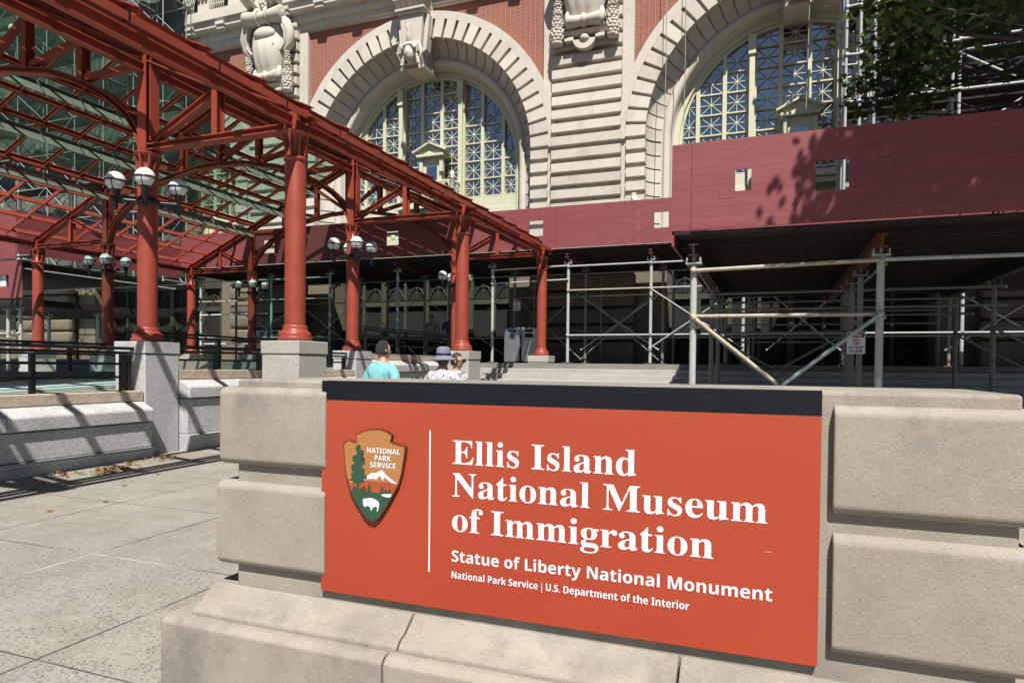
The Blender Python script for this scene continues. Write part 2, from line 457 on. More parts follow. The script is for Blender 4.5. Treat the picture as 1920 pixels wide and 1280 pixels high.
def thing(name, label, cat, loc=(0, 0, 0), group=None, local=False, rz=0):
    o = D.objects.new(name, None); o.empty_display_size = .2; COL.objects.link(o)
    o.location = loc; o.rotation_euler = (0, 0, rz)
    o["label"] = label; o["category"] = cat
    if group: o["group"] = group
    if local: o["local"] = True
    return o
def tag(o, label, cat, group=None):
    o["label"] = label; o["category"] = cat
    if group: o["group"] = group
    return o
def struct(o): o["kind"] = "structure"; return o
def copy_tree(o, parent=None):
    c = o.copy(); COL.objects.link(c)
    if parent: c.parent = parent
    for ch in list(o.children): copy_tree(ch, c)
    return c
def sub(o, name, mat, mb, bevel=0):
    """sub-part: child mesh given in the same coordinates as its part"""
    c = mb.build(name, mat, None, bevel); c.parent = o; c.location = (0, 0, 0); return c

# ------------------------------------------------------------------ ground
def ground():
    mb = MB(); mb.add([(-60, -30, -.0135 * 30), (60, -30, -.0135 * 30), (60, 60, .0135 * 60), (-60, 60, .0135 * 60)], [(0, 1, 2, 3)])
    struct(mb.build("pavement", "exposed_aggregate"))
    # plaza in front of the doors, ramp floor
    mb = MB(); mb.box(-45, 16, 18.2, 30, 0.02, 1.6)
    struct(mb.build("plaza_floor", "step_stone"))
    mb = MB(); mb.add([(-9.35, 1.0, .90), (-9.35, 18.19, 1.58), (-11.9, 18.19, 1.58), (-11.9, 1.0, .90), (-9.35, 1.0, .02), (-9.35, 18.19, .02), (-11.9, 18.19, .02), (-11.9, 1.0, .02)],
                     [(0, 1, 2, 3), (0, 4, 5, 1), (1, 5, 6, 2), (2, 6, 7, 3), (3, 7, 4, 0)])
    struct(mb.build("ramp_floor", "green_paint_floor"))
    mb = MB(); mb.box(-45, -12.16, 1.0, 18.19, 0.02, 1.15)
    struct(mb.build("terrace_floor", "green_paint_floor"))
ground()

def steps():
    t = thing("stone_steps", "wide flight of granite steps climbing to the doors beside the last canopy column", "steps", (2, 17, 0))
    for i in range(1, 11):
        mb = MB(); y = 18.2 - .32 * i; x0 = -8.6
        z = 1.6 - .15 * i
        mb.box(x0, 12, y, 18.198 if i == 1 else y + .3195, 0.01, z)
        mb.build("step", "warm_granite", t, .012)
steps()

# ------------------------------------------------------------------ sign wall
def sign_wall():
    t = thing("sign_wall", "low tan limestone wall with raised rounded blocks that carries the big orange sign", "wall", (-.75, 2.6, 0))
    MB().box(-2.205, .705, 2.352, 2.95, .45, 1.432).build("wall_body", "sign_limestone", t, .012)
    for x0, x1, z0, z1, dep in ((-2.275, -1.712, 1.052, 1.397, 0), (-2.29, -1.716, .603, .978, 0), (.203, .745, 1.042, 1.388, 1), (.206, .755, .599, .982, 1)):
        r = .044; yf = 2.316; pr = [(2.87, z0), (2.87, z1)]
        pr += [(yf + r - r * math.sin(q * math.pi / 16), z1 - r * .8 + r * .8 * math.cos(q * math.pi / 16)) for q in range(9)]
        pr += [(yf + r - r * math.cos(q * math.pi / 16), z0 + r * .8 - r * .8 * math.sin(q * math.pi / 16)) for q in range(9)]
        MB().sweep_x(pr, x0, x1).build("raised_block", "sign_limestone", t, .007)
    up = [(2.22, .30), (2.22, .415), (2.24, .438), (2.275, .450), (2.320, .485), (2.352, .508), (2.95, .508), (2.95, .30)]
    xs = [-2.335, -1.305, -.262, .82]
    for i in range(3):
        MB().sweep_x(up, xs[i] + (.004 if i else 0), xs[i + 1] - .004).build("plinth_moulding", "sign_limestone", t, .006)
    lo = [(2.165, -.01), (2.165, .372), (2.19, .395), (2.23, .398), (3.05, .398), (3.05, -.01)]
    xs = [-2.455, -1.34, -.28, .92]
    for i in range(3):
        MB().sweep_x(lo, xs[i] + (.004 if i else 0), xs[i + 1] - .004).build("plinth_course", "sign_limestone", t, .008)
sign_wall()

def text_mesh(body, bold):
    def conv(ch):
        base = (0x1D400, 0x1D41A) if bold == 'serif' else (0x1D5D4, 0x1D5EE)
        if 'A' <= ch <= 'Z': return chr(base[0] + ord(ch) - 65)
        if 'a' <= ch <= 'z': return chr(base[1] + ord(ch) - 97)
        return ch
    c = D.curves.new("t", 'FONT'); c.body = "".join(conv(x) for x in body); c.size = 1; c.extrude = 0; c.resolution_u = 6
    o = D.objects.new("t", c); COL.objects.link(o)
    dg = bpy.context.evaluated_depsgraph_get(); dg.update()
    me = D.meshes.new_from_object(o.evaluated_get(dg))
    vs = [v.co.copy() for v in me.vertices]; fs = [tuple(p.vertices) for p in me.polygons]
    D.objects.remove(o); D.curves.remove(c); D.meshes.remove(me)
    return vs, fs
def put_text(mb, body, style, x0, x1, z0, cap, y, ref=None):
    """flat lettering on a plane facing -y, from x0 to x1, baseline z0, cap height cap"""
    vs, fs = text_mesh(body, style)
    hv, _ = text_mesh("E", style); ch = max(v.y for v in hv)
    a = min(v.x for v in vs); b = max(v.x for v in vs)
    sx = (x1 - x0) / (b - a) if x1 is not None else cap / ch
    out = [(x0 + (v.x - a) * sx, y, z0 + v.y * cap / ch) for v in vs]
    mb.add(out, fs)
    return mb
def centred_text(mb, body, style, xc, wd, z0, cap, y):
    return put_text(mb, body, style, xc - wd / 2, xc + wd / 2, z0, cap, y)

def sign_panel():
    t = thing("museum_sign", "large orange red panel with black top band and white lettering naming the museum", "sign", (-.78, 2.36, .55))
    t_sign = t
    MB().box(-1.735, .168, 2.340, 2.384, .552, 1.352).build("red_panel", "sign_red", t)
    MB().box(-1.735, .168, 2.340, 2.384, 1.3525, 1.4325).build("top_band", "sign_black", t)
    MB().box(-1.2285, -1.2225, 2.3385, 2.3415, .690, 1.246).build("divider_line", "letter_white", t)
    Y = 2.3388
    for body, st, x1, z, cap in (("Ellis Island", 'serif', -.418, 1.122, .091), ("National Museum", 'serif', .012, .996, .091), ("of Immigration", 'serif', -.155, .862, .091),
                                 ("Statue of Liberty National Monument", 'sans', .031, .7435, .043), ("National Park Service | U.S. Department of the Interior", 'sans', -.231, .6785, .0265)):
        put_text(MB(), body, st, -1.127, x1, z, cap, Y).build("lettering", "letter_white", t)
    # arrowhead emblem
    A = [(-1.616, 1.177), (-1.596, 1.191), (-1.578, 1.187), (-1.559, 1.183), (-1.551, 1.191), (-1.555, 1.218), (-1.514, 1.235), (-1.48, 1.241), (-1.439, 1.243), (-1.405, 1.233), (-1.388, 1.222), (-1.39, 1.207), (-1.395, 1.197), (-1.379, 1.189), (-1.356, 1.185), (-1.327, 1.179), (-1.325, 1.172), (-1.329, 1.137), (-1.337, 1.093), (-1.343, 1.063), (-1.355, 1.025), (-1.384, 0.975), (-1.409, 0.933), (-1.443, 0.885), (-1.468, 0.865), (-1.499, 0.872), (-1.521, 0.893), (-1.552, 0.936), (-1.579, 0.975), (-1.59, 1.008), (-1.606, 1.06), (-1.613, 1.121), (-1.616, 1.162)]
    cx, cz = -1.47, 1.06
    plate = MB().prism(A, 2.323, 2.3398).build("arrowhead_emblem", "emblem_rim", t)
    ins = [(cx + (x - cx) * .965, cz + (z - cz) * .975) for x, z in A]
    sub(plate, "brown_field", "emblem_brown", MB().prism(ins, 2.3222, 2.3228))
    def clip_below(poly, zf):
        # keep the part of the arrowhead below the polyline zf(x)
        out = []
        n = len(poly)
        for i in range(n):
            p, q = poly[i], poly[(i + 1) % n]
            ip, iq = p[1] <= zf(p[0]), q[1] <= zf(q[0])
            if ip: out.append(p)
            if ip != iq:
                lo, hi = 0., 1.
                for _ in range(30):
                    mid = (lo + hi) / 2; x = p[0] + (q[0] - p[0]) * mid; z = p[1] + (q[1] - p[1]) * mid
                    if (z <= zf(x)) == ip: lo = mid
                    else: hi = mid
                out.append((p[0] + (q[0] - p[0]) * lo, p[1] + (q[1] - p[1]) * lo))
        return out
    def sheet(poly, y): # triangulated flat sheet
        mb = MB(); bm = bmesh.new(); vs = [bm.verts.new((x, y, z)) for x, z in poly]
        bm.faces.new(vs); bmesh.ops.triangulate(bm, faces=bm.faces[:]); bm.verts.index_update()
        mb.add([v.co[:] for v in bm.verts], [[v.index for v in f.verts] for f in bm.faces]); bm.free(); return mb
    body = clip_below(ins, lambda x: 1.032)
    sub(plate, "red_hills", "emblem_red", sheet(body, 2.3219))
    low = clip_below(ins, lambda x: .992 - .013 * math.sin((x + 1.6) * 12))
    top = []
    sub(plate, "green_meadow", "emblem_green", sheet(low, 2.3214))
    P = lambda x, y: onpix(x, y)
    def onpix(x, y): # emblem drawing coordinates to metres
        return (-1.616 + (x - 170) * .000483 - .0000085 * max(0, x - 170) * 0, 1.243 - (y - 138) * .000378 * 1.0)
    # coordinates below are measured on the emblem, in units of its own drawing
    mtn = [(228, 735), (300, 712), (345, 690), (400, 672), (440, 660), (480, 625), (540, 622), (595, 588), (640, 640), (700, 690), (768, 736), (700, 725), (655, 690), (622, 668), (608, 705), (575, 650), (530, 700), (520, 685), (440, 692), (380, 700), (300, 722)]
    def px(x, y):  # drawing -> sign plane
        u = (x - 168) / (845 - 168); X = -1.616 + u * .291
        sh = 62 * u
        z = 1.2435 - (y - 128 - sh * .55) * (.379 / 1020.)
        return (X, z)
    sub(plate, "snow_mountain", "letter_white", sheet([px(*p) for p in mtn], 2.3216))
    for q, poly in enumerate(([(322, 740), (320, 818), (354, 818), (350, 740)],
            [(335, 312), (356, 320), (352, 350), (368, 372), (340, 400), (306, 372), (312, 340)],
            [(330, 360), (372, 374), (400, 382), (398, 408), (376, 420), (388, 446), (340, 460), (318, 425), (328, 400)],
            [(300, 432), (350, 425), (396, 446), (384, 478), (410, 500), (416, 522), (380, 545), (300, 515), (274, 488), (274, 450)],
            [(262, 545), (308, 515), (376, 520), (378, 560), (410, 590), (418, 606), (380, 625), (300, 622), (262, 600)],
            [(250, 645), (290, 612), (380, 612), (402, 625), (434, 662), (438, 688), (390, 690), (320, 680), (268, 660)],
            [(248, 700), (300, 655), (398, 672), (408, 722), (372, 735), (345, 752), (292, 732)])):
        sub(plate, "tall_tree" if q else "tree_trunk", "emblem_green", sheet([px(*p) for p in poly], 2.3212 - q * .00007))
    for q, (bx, by, hh) in enumerate(((460, 830, 95), (405, 828, 70), (372, 826, 45), (600, 838, 80), (640, 838, 45), (680, 836, 50), (296, 812, 55))):
        sub(plate, "small_pine", "emblem_green", sheet([px(bx - 26, by + 8), px(bx + 26, by + 8), px(bx + 8, by - hh * .5), px(bx, by - hh), px(bx - 8, by - hh * .5)], 2.3208 - q * .00002))
    bis = [(392, 915), (405, 905), (430, 908), (445, 897), (480, 895), (520, 908), (555, 925), (570, 950), (568, 985), (562, 1005), (558, 1038), (545, 1036), (548, 1000), (530, 990), (512, 992), (497, 1010), (490, 1032), (480, 1030), (474, 1000), (450, 982), (432, 988), (424, 1000), (412, 988), (400, 985), (394, 960)]
    sub(plate, "bison", "letter_white", sheet([px(*p) for p in bis], 2.3209))
    lake = [(588, 858), (610, 850), (650, 845), (705, 845), (695, 872), (672, 884), (640, 880), (605, 870)]
    sub(plate, "lake", "letter_white", sheet([px(*p) for p in lake], 2.3211))
    mb = MB()
    for body, x0, x1, y0 in (("NATIONAL", 436, 788, 413), ("PARK", 520, 692, 490), ("SERVICE", 470, 745, 568)):
        a, b = px(x0, y0 - 15), px(x1, y0)
        centred_text(mb, body, 'sans', (a[0] + b[0]) / 2, b[0] - a[0], px((x0 + x1) / 2, y0)[1], .0212, 2.3205)
    sub(plate, "emblem_lettering", "letter_white", mb)
    t.location.y -= .0125
sign_panel()

# ------------------------------------------------------------------ canopy
YL = [2.2, 7.7, 13.2, 18.7]
XA, XB, XC, XD, XM = -6.2, -9.0, -16.9, -19.7, -12.95
ZB, ZT = 1.82, 4.72
def zch(x): return 7.97 - .45 * abs(x - XM)
def canopy():
    t = thing("entrance_canopy", "long red steel canopy with glazed gable roof on round columns before the museum doors", "canopy", (XM, 10.5, 0))
    R = "canopy_red"
    cols = [(x, y) for x in (XA, XB) for y in YL[1:]] + [(x, y) for x in (XC, XD) for y in YL[2:]]
    for x, y in cols:
        c = MB().lathe((x, y, ZB), [(.143, .2), (.143, 2.52), (.14, 2.535)], 28).build("column", R, t)
        b = MB().lathe((0, 0, 0), [(.0, .001), (.235, .001), (.235, .05), (.215, .075), (.225, .10), (.205, .125), (.18, .15), (.165, .185), (.172, .205), (.145, .225)], 28)
        b.v = [(p[0] + x, p[1] + y, p[2] + ZB) for p in b.v]; sub(c, "column_base", R, b)
        cap = MB().lathe((x, y, ZB), [(.143, 2.50), (.162, 2.515), (.162, 2.545), (.145, 2.56), (.105, 2.57), (.105, 2.80), (.17, 2.86), (.19, 2.875), (.19, 2.90)], 24)
        for k in range(8):
            a = k * math.pi / 4 + .2; d = Vector((math.cos(a), math.sin(a), 0)); n = Vector((-d.y, d.x, 0)) * .014
            P = Vector((x, y, ZB))
            pr = [(.10, 2.57), (.142, 2.57), (.182, 2.86), (.10, 2.86)]
            vs = [P + d * r + Vector((0, 0, h)) + n * sg for sg in (-1, 1) for r, h in pr]
            cap.add(vs, [(0, 1, 2, 3), (7, 6, 5, 4), (0, 4, 5, 1), (1, 5, 6, 2), (2, 6, 7, 3), (3, 7, 4, 0)])
        sub(c, "capital", R, cap)
    arch = [(0, 6.50), (.75, 6.47), (1.85, 6.27), (2.35, 6.09), (2.75, 5.91), (3.1, 5.73), (3.42, 5.50), (3.6, 5.34), (3.76, 5.12), (3.86, 4.92), (3.92, 4.76)]
    for i, y in enumerate(YL):
        for s in (1, -1):
            xa, xb = (XA, XB) if s == 1 else (XD, XC)
            mb = MB()
            mb.ibar((xa + .12 * s, y, 4.80), (xb, y, 4.80), .19, .10, .018)
            xm = (xa + xb) / 2
            mb.ibar((xm, y, 4.86), (xm, y, zch(xm) - .05), .10, .16, .016, (0, 1, 0))
            mb.ibar((xb + .1 * s, y, 4.88), (xm, y, zch(xm) - .06), .10, .11, .016)
            mb.box(xa - .11, xa + .11, y - .12, y + .12, 4.735, 4.98)
            mb.build("aisle_truss", R, t)
            mb = MB()
            mb.ibar((xa + .3 * s, y, zch(xa) - .10), (XM, y, zch(XM)), .19, .14, .018)
            mb.build("rafter_chord", R, t)
            mb = MB()
            mb.ibar((xb, y, 4.74), (xb, y, zch(xb)), .17, .22, .02, (0, 1, 0))
            mb.bar((xb + .14, y, 4.9), (xb + .14, y, zch(xb) - .05), .02, .16, (0, 1, 0))
            mb.build("truss_post", R, t)
            mb = MB()
            pts = [(XM + s * a, y, z) for a, z in arch]
            for p, q in zip(pts[:-1], pts[1:]): mb.ibar(p, q, .18, .10, .018)
            mb.build("truss_arch", R, t)
            mb = MB()
            p1, p2 = XM + s * 2.55, XM + s * 1.22
            z1, z2 = 6.01, 6.40
            mb.ibar((p1, y, z1), (p1, y, zch(p1)), .12, .16, .016, (0, 1, 0)); mb.ibar((p2, y, z2), (p2, y, zch(p2)), .12, .16, .016, (0, 1, 0))
            mb.bar((xb - .05 * s, y, zch(xb) - .1), (p1 + .08 * s, y, z1 + .06), .10, .10); mb.bar((p1, y, zch(p1) - .1), (p2 + .08 * s, y, z2 + .06), .10, .10)
            mb.bar((p2, y, zch(p2) - .1), (XM, y, 6.54), .10, .10)
            if s == 1: mb.ibar((XM, y, 6.5), (XM, y, zch(XM)), .12, .16, .016, (0, 1, 0))
            mb.build("truss_web", R, t)
    y0, y1 = 1.4, 18.85
    zr = lambda x: zch(x) + .17
    offs = [.08, .70, 1.35, 2.0, 2.65, 3.28, 3.95, 4.6, 5.3, 5.99, 6.66]
    for s in (1, -1):
        sl = Vector((s, 0, -.45)).normalized(); nrm = Vector((.45 * s, 0, 1)).normalized()
        for k, o in enumerate(offs):
            x = XM + s * o
            if s == -1 and k in (1, 5): continue
            mb = MB()
            if s == -1 and k > 6: mb.bar((x, y0, zr(x)), (x, y1, zr(x)), .05, .11, nrm)
            else: mb.tbar((x, y0, zr(x)), (x, y1, zr(x)), .15 if s == 1 else .12, .06, .12 if k != 6 else .17, .016, nrm)
            mb.build("purlin", R, t)
        if s == -1:
            for o in (1.35, 2.65, 3.95):
                for i in range(19):
                    ya = y0 + i * .9167 + .035; yb = min(ya + .85, y1)
                    a = Vector((XM - o - .14, 0, zr(XM - o) - .13)); b = a + Vector((.28, 0, -.34))
                    n = Vector((.40, 0, .31)).normalized() * .012
                    vs = [p + n * q + Vector((0, yy, 0)) for yy in (ya, yb) for p in (a, b) for q in (-1, 1)]
                    MBp = baffles.setdefault(o, MB())
                    MBp.add(vs, [(0, 1, 3, 2), (4, 6, 7, 5), (0, 4, 5, 1), (2, 3, 7, 6), (0, 2, 6, 4), (1, 5, 7, 3)])
        for i in range(20):
            y = y0 + i * .9167 + .01
            mb = MB(); xe = XM + s * 6.9
            if s == 1: mb.tbar((XM + s * .02, y, zr(XM + .02) + .04), (xe, y, zr(xe) + .04), .12, .05, .09)
            else:
                xk = XM - 3.95
                mb.tbar((XM - .02, y, zr(XM + .02) + .04), (xk, y, zr(xk) + .04), .075, .04, .09)
                mb.bar((xk - .01, y, zr(xk - .01) + .03), (xe, y, zr(xe) + .03), .045, .09)
            mb.build("glazing_bar", R, t)
        # glass panes between the bars: each bay of glazing is one sheet
        lim = 3.9
        if s == 1:   # the slope towards the pavement is decked in ribbed metal
            dk = MB(); q = y0
            while q < y1 - .1:
                for (u0, u1, h) in ((0, .11, .112), (.11, .18, .140)):
                    a, b = q + u0, min(q + u1, y1)
                    xa_, xb_ = XM + .02, XM + lim
                    vs = [(xa_, a, zr(xa_) + h), (xb_, a, zr(xb_) + h), (xb_, b, zr(xb_) + h), (xa_, b, zr(xa_) + h)]
                    vs += [(p[0], p[1], p[2] - .01) for p in vs]
                    dk.add(vs, [(0, 1, 2, 3), (7, 6, 5, 4), (0, 4, 5, 1), (1, 5, 6, 2), (2, 6, 7, 3), (3, 7, 4, 0)])
                q += .18
            dk.build("roof_deck", R, t)
            continue
        mb = MB()
        for i in range(19):
            ya = y0 + i * .9167 + .04; yb = ya + .85
            for oa, ob in zip([0.02, 1.38, 2.68, 3.98, 5.33], [1.34, 2.64, 3.93, 5.29, lim]):
                if oa > lim: continue
                xa_, xb_ = XM + s * oa, XM + s * min(ob, lim)
                vs = [(xa_, ya, zr(xa_) + .105), (xb_, ya, zr(xb_) + .105), (xb_, yb, zr(xb_) + .105), (xa_, yb, zr(xa_) + .105)]
                vs += [(p[0], p[1], p[2] - .008) for p in vs]
                mb.add(vs, [(0, 1, 2, 3), (7, 6, 5, 4), (0, 4, 5, 1), (1, 5, 6, 2), (2, 6, 7, 3), (3, 7, 4, 0)])
        mb.build("roof_glazing", "roof_glass", t)
    for o, mb in baffles.items(): mb.build("soffit_strip", "soffit_panel", t)
    # eave gutters in overlapping lengths
    for s in (1, -1):
        ys = [1.4 + 1.165 * i for i in range(16)]
        for i in range(15):
            ya, yb = ys[i], ys[i + 1] - .03
            xg = (-5.96 if s == 1 else -19.94)
            pr = [(xg - .09 * s, 5.0), (xg, 4.965), (xg + .02 * s, 4.955), (xg + .02 * s, 4.865), (xg - .09 * s, 4.915)]
            g = MB().sweep_y(pr, ya, yb).build("gutter", R, t)
            if i < 14: sub(g, "gutter_gap_fill", "black_metal", MB().box(xg - .07 * s, xg + .018 * s, yb + .002, yb + .028, 4.875, 4.98))  # black filler in the gap between gutter lengths
    MB().ibar((XM, y0, zr(XM) + .12), (XM, y1, zr(XM) + .12), .25, .16, .02).build("ridge_beam", R, t)
    for x in (XA, XD):
        MB().ibar((x, y0, 4.86), (x, y1, 4.86), .09, .14, .018).build("eave_beam", R, t)
    for x in (XB, XC):
        MB().ibar((x, y0, zch(x) - .2), (x, y1, zch(x) - .2), .12, .14, .018).build("row_beam", R, t)
baffles = {}
canopy()

# ------------------------------------------------------------------ pedestals
PED = [(XA, 7.7, "granite pedestal with mossy cap under the frontmost right canopy column"),
       (XB, 7.7, "granite pedestal under the lamp column where the two ramp walls meet"),
       (XB, 13.2, "granite pedestal under the lamp column left of the man in the turquoise shirt"),
       (XA, 13.2, "granite pedestal behind the woman in sunglasses at the foot of the steps"),
       (XA, 18.7, "low granite pedestal set on the top step under the last column"),
       (XB, 18.7, "granite pedestal under the lamp column at the far end of the ramp wall"),
       (XC, 13.2, "granite pedestal under the far left row lamp column behind the ramp railing"),
       (XD, 13.2, "granite pedestal under the leftmost column beside the low plywood box"),
       (XC, 18.7, "granite pedestal under the small lamp column beside the grey bins"),
       (XD, 18.7, "granite pedestal under the small slim column behind the ramp railing")]
def pedestals():
    for x, y, lab in PED:
        t = thing("stone_pedestal", lab, "pedestal", (x, y, 0), "granite pedestals under the canopy columns")
        zb = 1.602 if y > 18 else 0.002
        h = .31
        m_ = "warm_granite" if y > 18 or x == XA else "granite"
        MB().box(x - h - .012, x + h + .012, y - h - .012, y + h + .012, 1.637, 1.818).build("cap", m_, t, .012)
        if zb < 1.5: MB().box(x - h, x + h, y - h, y + h, zb, 1.63).build("shaft", m_, t, .015)
        else: MB().box(x - h, x + h, y - h, y + h, zb, 1.63).build("shaft", m_, t, .01)
    # the pale weathering of moss on the front pedestal is in its stone
pedestals()

# ------------------------------------------------------------------ ramp walls
def ramp_wall(label, ya, yb, z, dz):
    t = thing("ramp_wall", label, "wall", (-8.9, (ya + yb) / 2, 0), "stepped granite walls along the ramp")
    c0 = z - .152
    n = max(1, round((yb - ya) / 1.9)); L = (yb - ya) / n
    for i in range(n):
        a, b = ya + i * L + .002, ya + (i + 1) * L - .002
        MB().rbox(-9.34, -8.70, a, b, c0 + .002, z, .012, 2, False).build("coping", "coping_stone", t)
        pr = [(-9.32, c0), (-8.70, c0 - .005), (-8.655, c0 - .03), (-8.50, c0 - .105), (-8.485, c0 - .125), (-8.485, c0 - .29), (-9.32, c0 - .29)]
        MB().sweep_y(pr, a, b).build("weathering_course", "granite", t, .012)
    n = max(1, round((yb - ya) / 2.6)); L = (yb - ya) / n
    for i in range(n):
        a, b = ya + i * L + .002, ya + (i + 1) * L - .002
        MB().box(-9.32, -8.53, a, b, .28 + dz, c0 - .305).build("panel_stone", "granite", t, .008)
    pr = [(-9.32, .005), (-8.485, .005), (-8.485, .205 + dz), (-8.455, .215 + dz), (-8.455, .245 + dz), (-8.475, .265 + dz), (-8.53, .272 + dz), (-9.32, .272 + dz)]
    MB().sweep_y(pr, ya, yb).build("base_moulding", "granite", t, .01)
ramp_wall("stepped granite wall with chipped tan coping at the left edge of the pavement", 1.2, 7.375, 1.076, -.02)
ramp_wall("short granite wall between the two nearest pedestals with brown coping", 8.025, 12.875, 1.388, .1)
ramp_wall("granite wall with tan coping behind the man in turquoise and the woman in the hat", 13.525, 18.1, 1.775, .1)
def green_curb():
    t = thing("ramp_curb", "low green painted stone curb along the far side of the ramp", "wall", (-12, 9, 1))
    MB().box(-12.15, -11.91, 1.0, 18.1, .93, 1.32).build("curb_stone", "green_wall_stone", t, .01)
    MB().box(-12.18, -11.88, 6.2, 6.7, .93, 1.62).build("end_post", "green_paint_floor", t, .01)
green_curb()

# ------------------------------------------------------------------ railings
def railing(label, x, ya, yb, za, zb, posts, top=.63, levels=(.40, .205), base=0.0, ends=True):
    t = thing("ramp_railing", label, "railing", (x, (ya + yb) / 2, za), "black railings along the ramp")
    K = "black_metal"
    f = lambda y: za + (zb - za) * (y - ya) / (yb - ya)
    MB().bar((x, ya - .05, za + top), (x, yb + .05, zb + top), .075, .045).build("handrail", K, t, .006)
    MB().bar((x, ya, za + top - .065), (x, yb, zb + top - .065), .035, .04).build("top_bar", K, t)
    for l in levels: MB().bar((x, ya, za + l), (x, yb, zb + l), .025, .035).build("rail", K, t)
    for y in posts: MB().box(x - .03, x + .03, y - .03, y + .03, f(y) + base, f(y) + top - .088).build("post", K, t)
railing("black railing on the chipped coping at the left edge of the picture", -8.93, 1.3, 7.33, 1.077, 1.077, (1.6, 3.0, 4.45, 5.9, 7.2, 7.3))
railing("black railing between the two nearest granite pedestals", -8.93, 8.06, 12.8, 1.39, 1.39, (8.1, 9.0, 10.05, 11.0, 12.0, 12.75), .36, (.16,))
railing("black sloping handrail above the wall behind the man in turquoise", -8.95, 13.6, 18.2, 1.777, 1.777, (13.65, 15.2, 16.7, 18.1), .63, (.43, .22))
railing("black railing on the green curb across the ramp", -12.0, 1.3, 9.9, 1.322, 1.322, (1.6, 3.4, 5.2, 7.0, 8.6, 9.8), .52, (.32, .16))
railing("far black railing running up the ramp behind the second pedestal", -12.0, 10.3, 17.9, 1.322, 1.322, (10.4, 12.2, 14.0, 15.9, 17.8), .80, (.55, .25))

# ------------------------------------------------------------------ globe lamps
LAMPS = [(XB, 7.7, "large four globe lamp on the nearest lamp column above the ramp wall"),
         (XB, 13.2, "four globe lamp on the column above the man in the turquoise shirt"),
         (XB, 18.7, "four globe lamp half hidden behind the second front column"),
         (XC, 13.2, "four globe lamp on the shaded far row column at the left"),
         (XC, 18.7, "smallest four globe lamp beside the pale blue post and grey bins")]
def lamps():
    first = None
    for x, y, lab in LAMPS:
        if first is None:
            t = first = thing("globe_lamp", lab, "lamp", (x, y, 3.98), "globe lamps on the canopy columns", True)
            k = "lamp_black"
            MB().lathe((0, 0, 0), [(.146, -.05), (.165, -.05), (.165, .05), (.146, .05)], 24).build("collar", k, t)
            for i in range(4):
                a = math.pi / 4 + i * math.pi / 2; d = Vector((math.cos(a), math.sin(a), 0)); e = d * .43
                arm = MB().tube([d * .15, d * .40], .03, 10).tube([e + Vector((0, 0, -.13)), e + Vector((0, 0, .12))], .035, 12).ball(e + Vector((0, 0, -.13)), .035).lathe(e, [(.035, .05), (.055, .08), (.06, .12), (.075, .135), (.075, .15), (.03, .155)], 16)
                arm.build("arm", k, t)
                g = MB().ball(e + Vector((0, 0, .275)), .145, n=24, m=16).build("globe", "lamp_glass", t)
                hb = MB().lathe(e + Vector((0, 0, .275)), [(.144, -.012), (.152, -.012), (.152, .012), (.144, .012)], 28)
                for q in range(4):
                    b = q * math.pi / 2 + .5
                    pts = [e + Vector((0, 0, .275)) + Vector((math.cos(b) * .148 * math.cos(th), math.sin(b) * .148 * math.cos(th), .148 * math.sin(th))) for th in [-(math.pi / 2.2) * w_ / 6 for w_ in range(7)]]
                    hb.tube(pts, .008, 5)
                sub(g, "cage", k, hb)
        else:
            t = copy_tree(first); t.location = (x, y, 3.98); t["label"] = lab
lamps()

# ------------------------------------------------------------------ museum building
C1, C2, C0 = -13.05, .75, -26.85
ZS = 9.5
def arc_pts(cx, r, n, a0=0., a1=math.pi): return [(cx + r * math.cos(a0 + (a1 - a0) * i / n), ZS + r * math.sin(a0 + (a1 - a0) * i / n)) for i in range(n + 1)]
def ring(mb, cx, r0, r1, y0, y1, n=60, a0=0., a1=math.pi, caps=True):
    """flat ring sector extruded in y"""
    A = arc_pts(cx, r0, n, a0, a1); B = arc_pts(cx, r1, n, a0, a1)
    vs = []
    for (ax, az), (bx, bz) in zip(A, B): vs += [(ax, y0, az), (bx, y0, bz), (ax, y1, az), (bx, y1, bz)]
    fs = []
    for i in range(n):
        o = i * 4; p = o + 4
        fs += [(o, o + 1, p + 1, p), (o + 2, p + 2, p + 3, o + 3), (o, p, p + 2, o + 2), (o + 1, o + 3, p + 3, p + 1)]
    if caps: fs += [(0, 2, 3, 1), (n * 4, n * 4 + 1, n * 4 + 3, n * 4 + 2)]
    mb.add(vs, fs); return mb
def arch_sweep(mb, cx, prof, zlow, n=72, smooth=True, a0=0., a1=math.pi, jambs=True):
    """profile [(radius, y)] swept up the right jamb, round the arch, down the left jamb"""
    path = []
    if jambs: path.append(('j', 1))
    rows = []
    if jambs: rows.append([(cx + r, y, zlow) for r, y in prof])
    for i in range(n + 1):
        a = a0 + (a1 - a0) * i / n
        rows.append([(cx + r * math.cos(a), y, ZS + r * math.sin(a)) for r, y in prof])
    if jambs: rows.append([(cx - r, y, zlow) for r, y in prof])
    k = len(prof); vs = [p for row in rows for p in row]
    fs = [(i * k + j, i * k + j + 1, (i + 1) * k + j + 1, (i + 1) * k + j) for i in range(len(rows) - 1) for j in range(k - 1)]
    mb.add(vs, fs, smooth); return mb

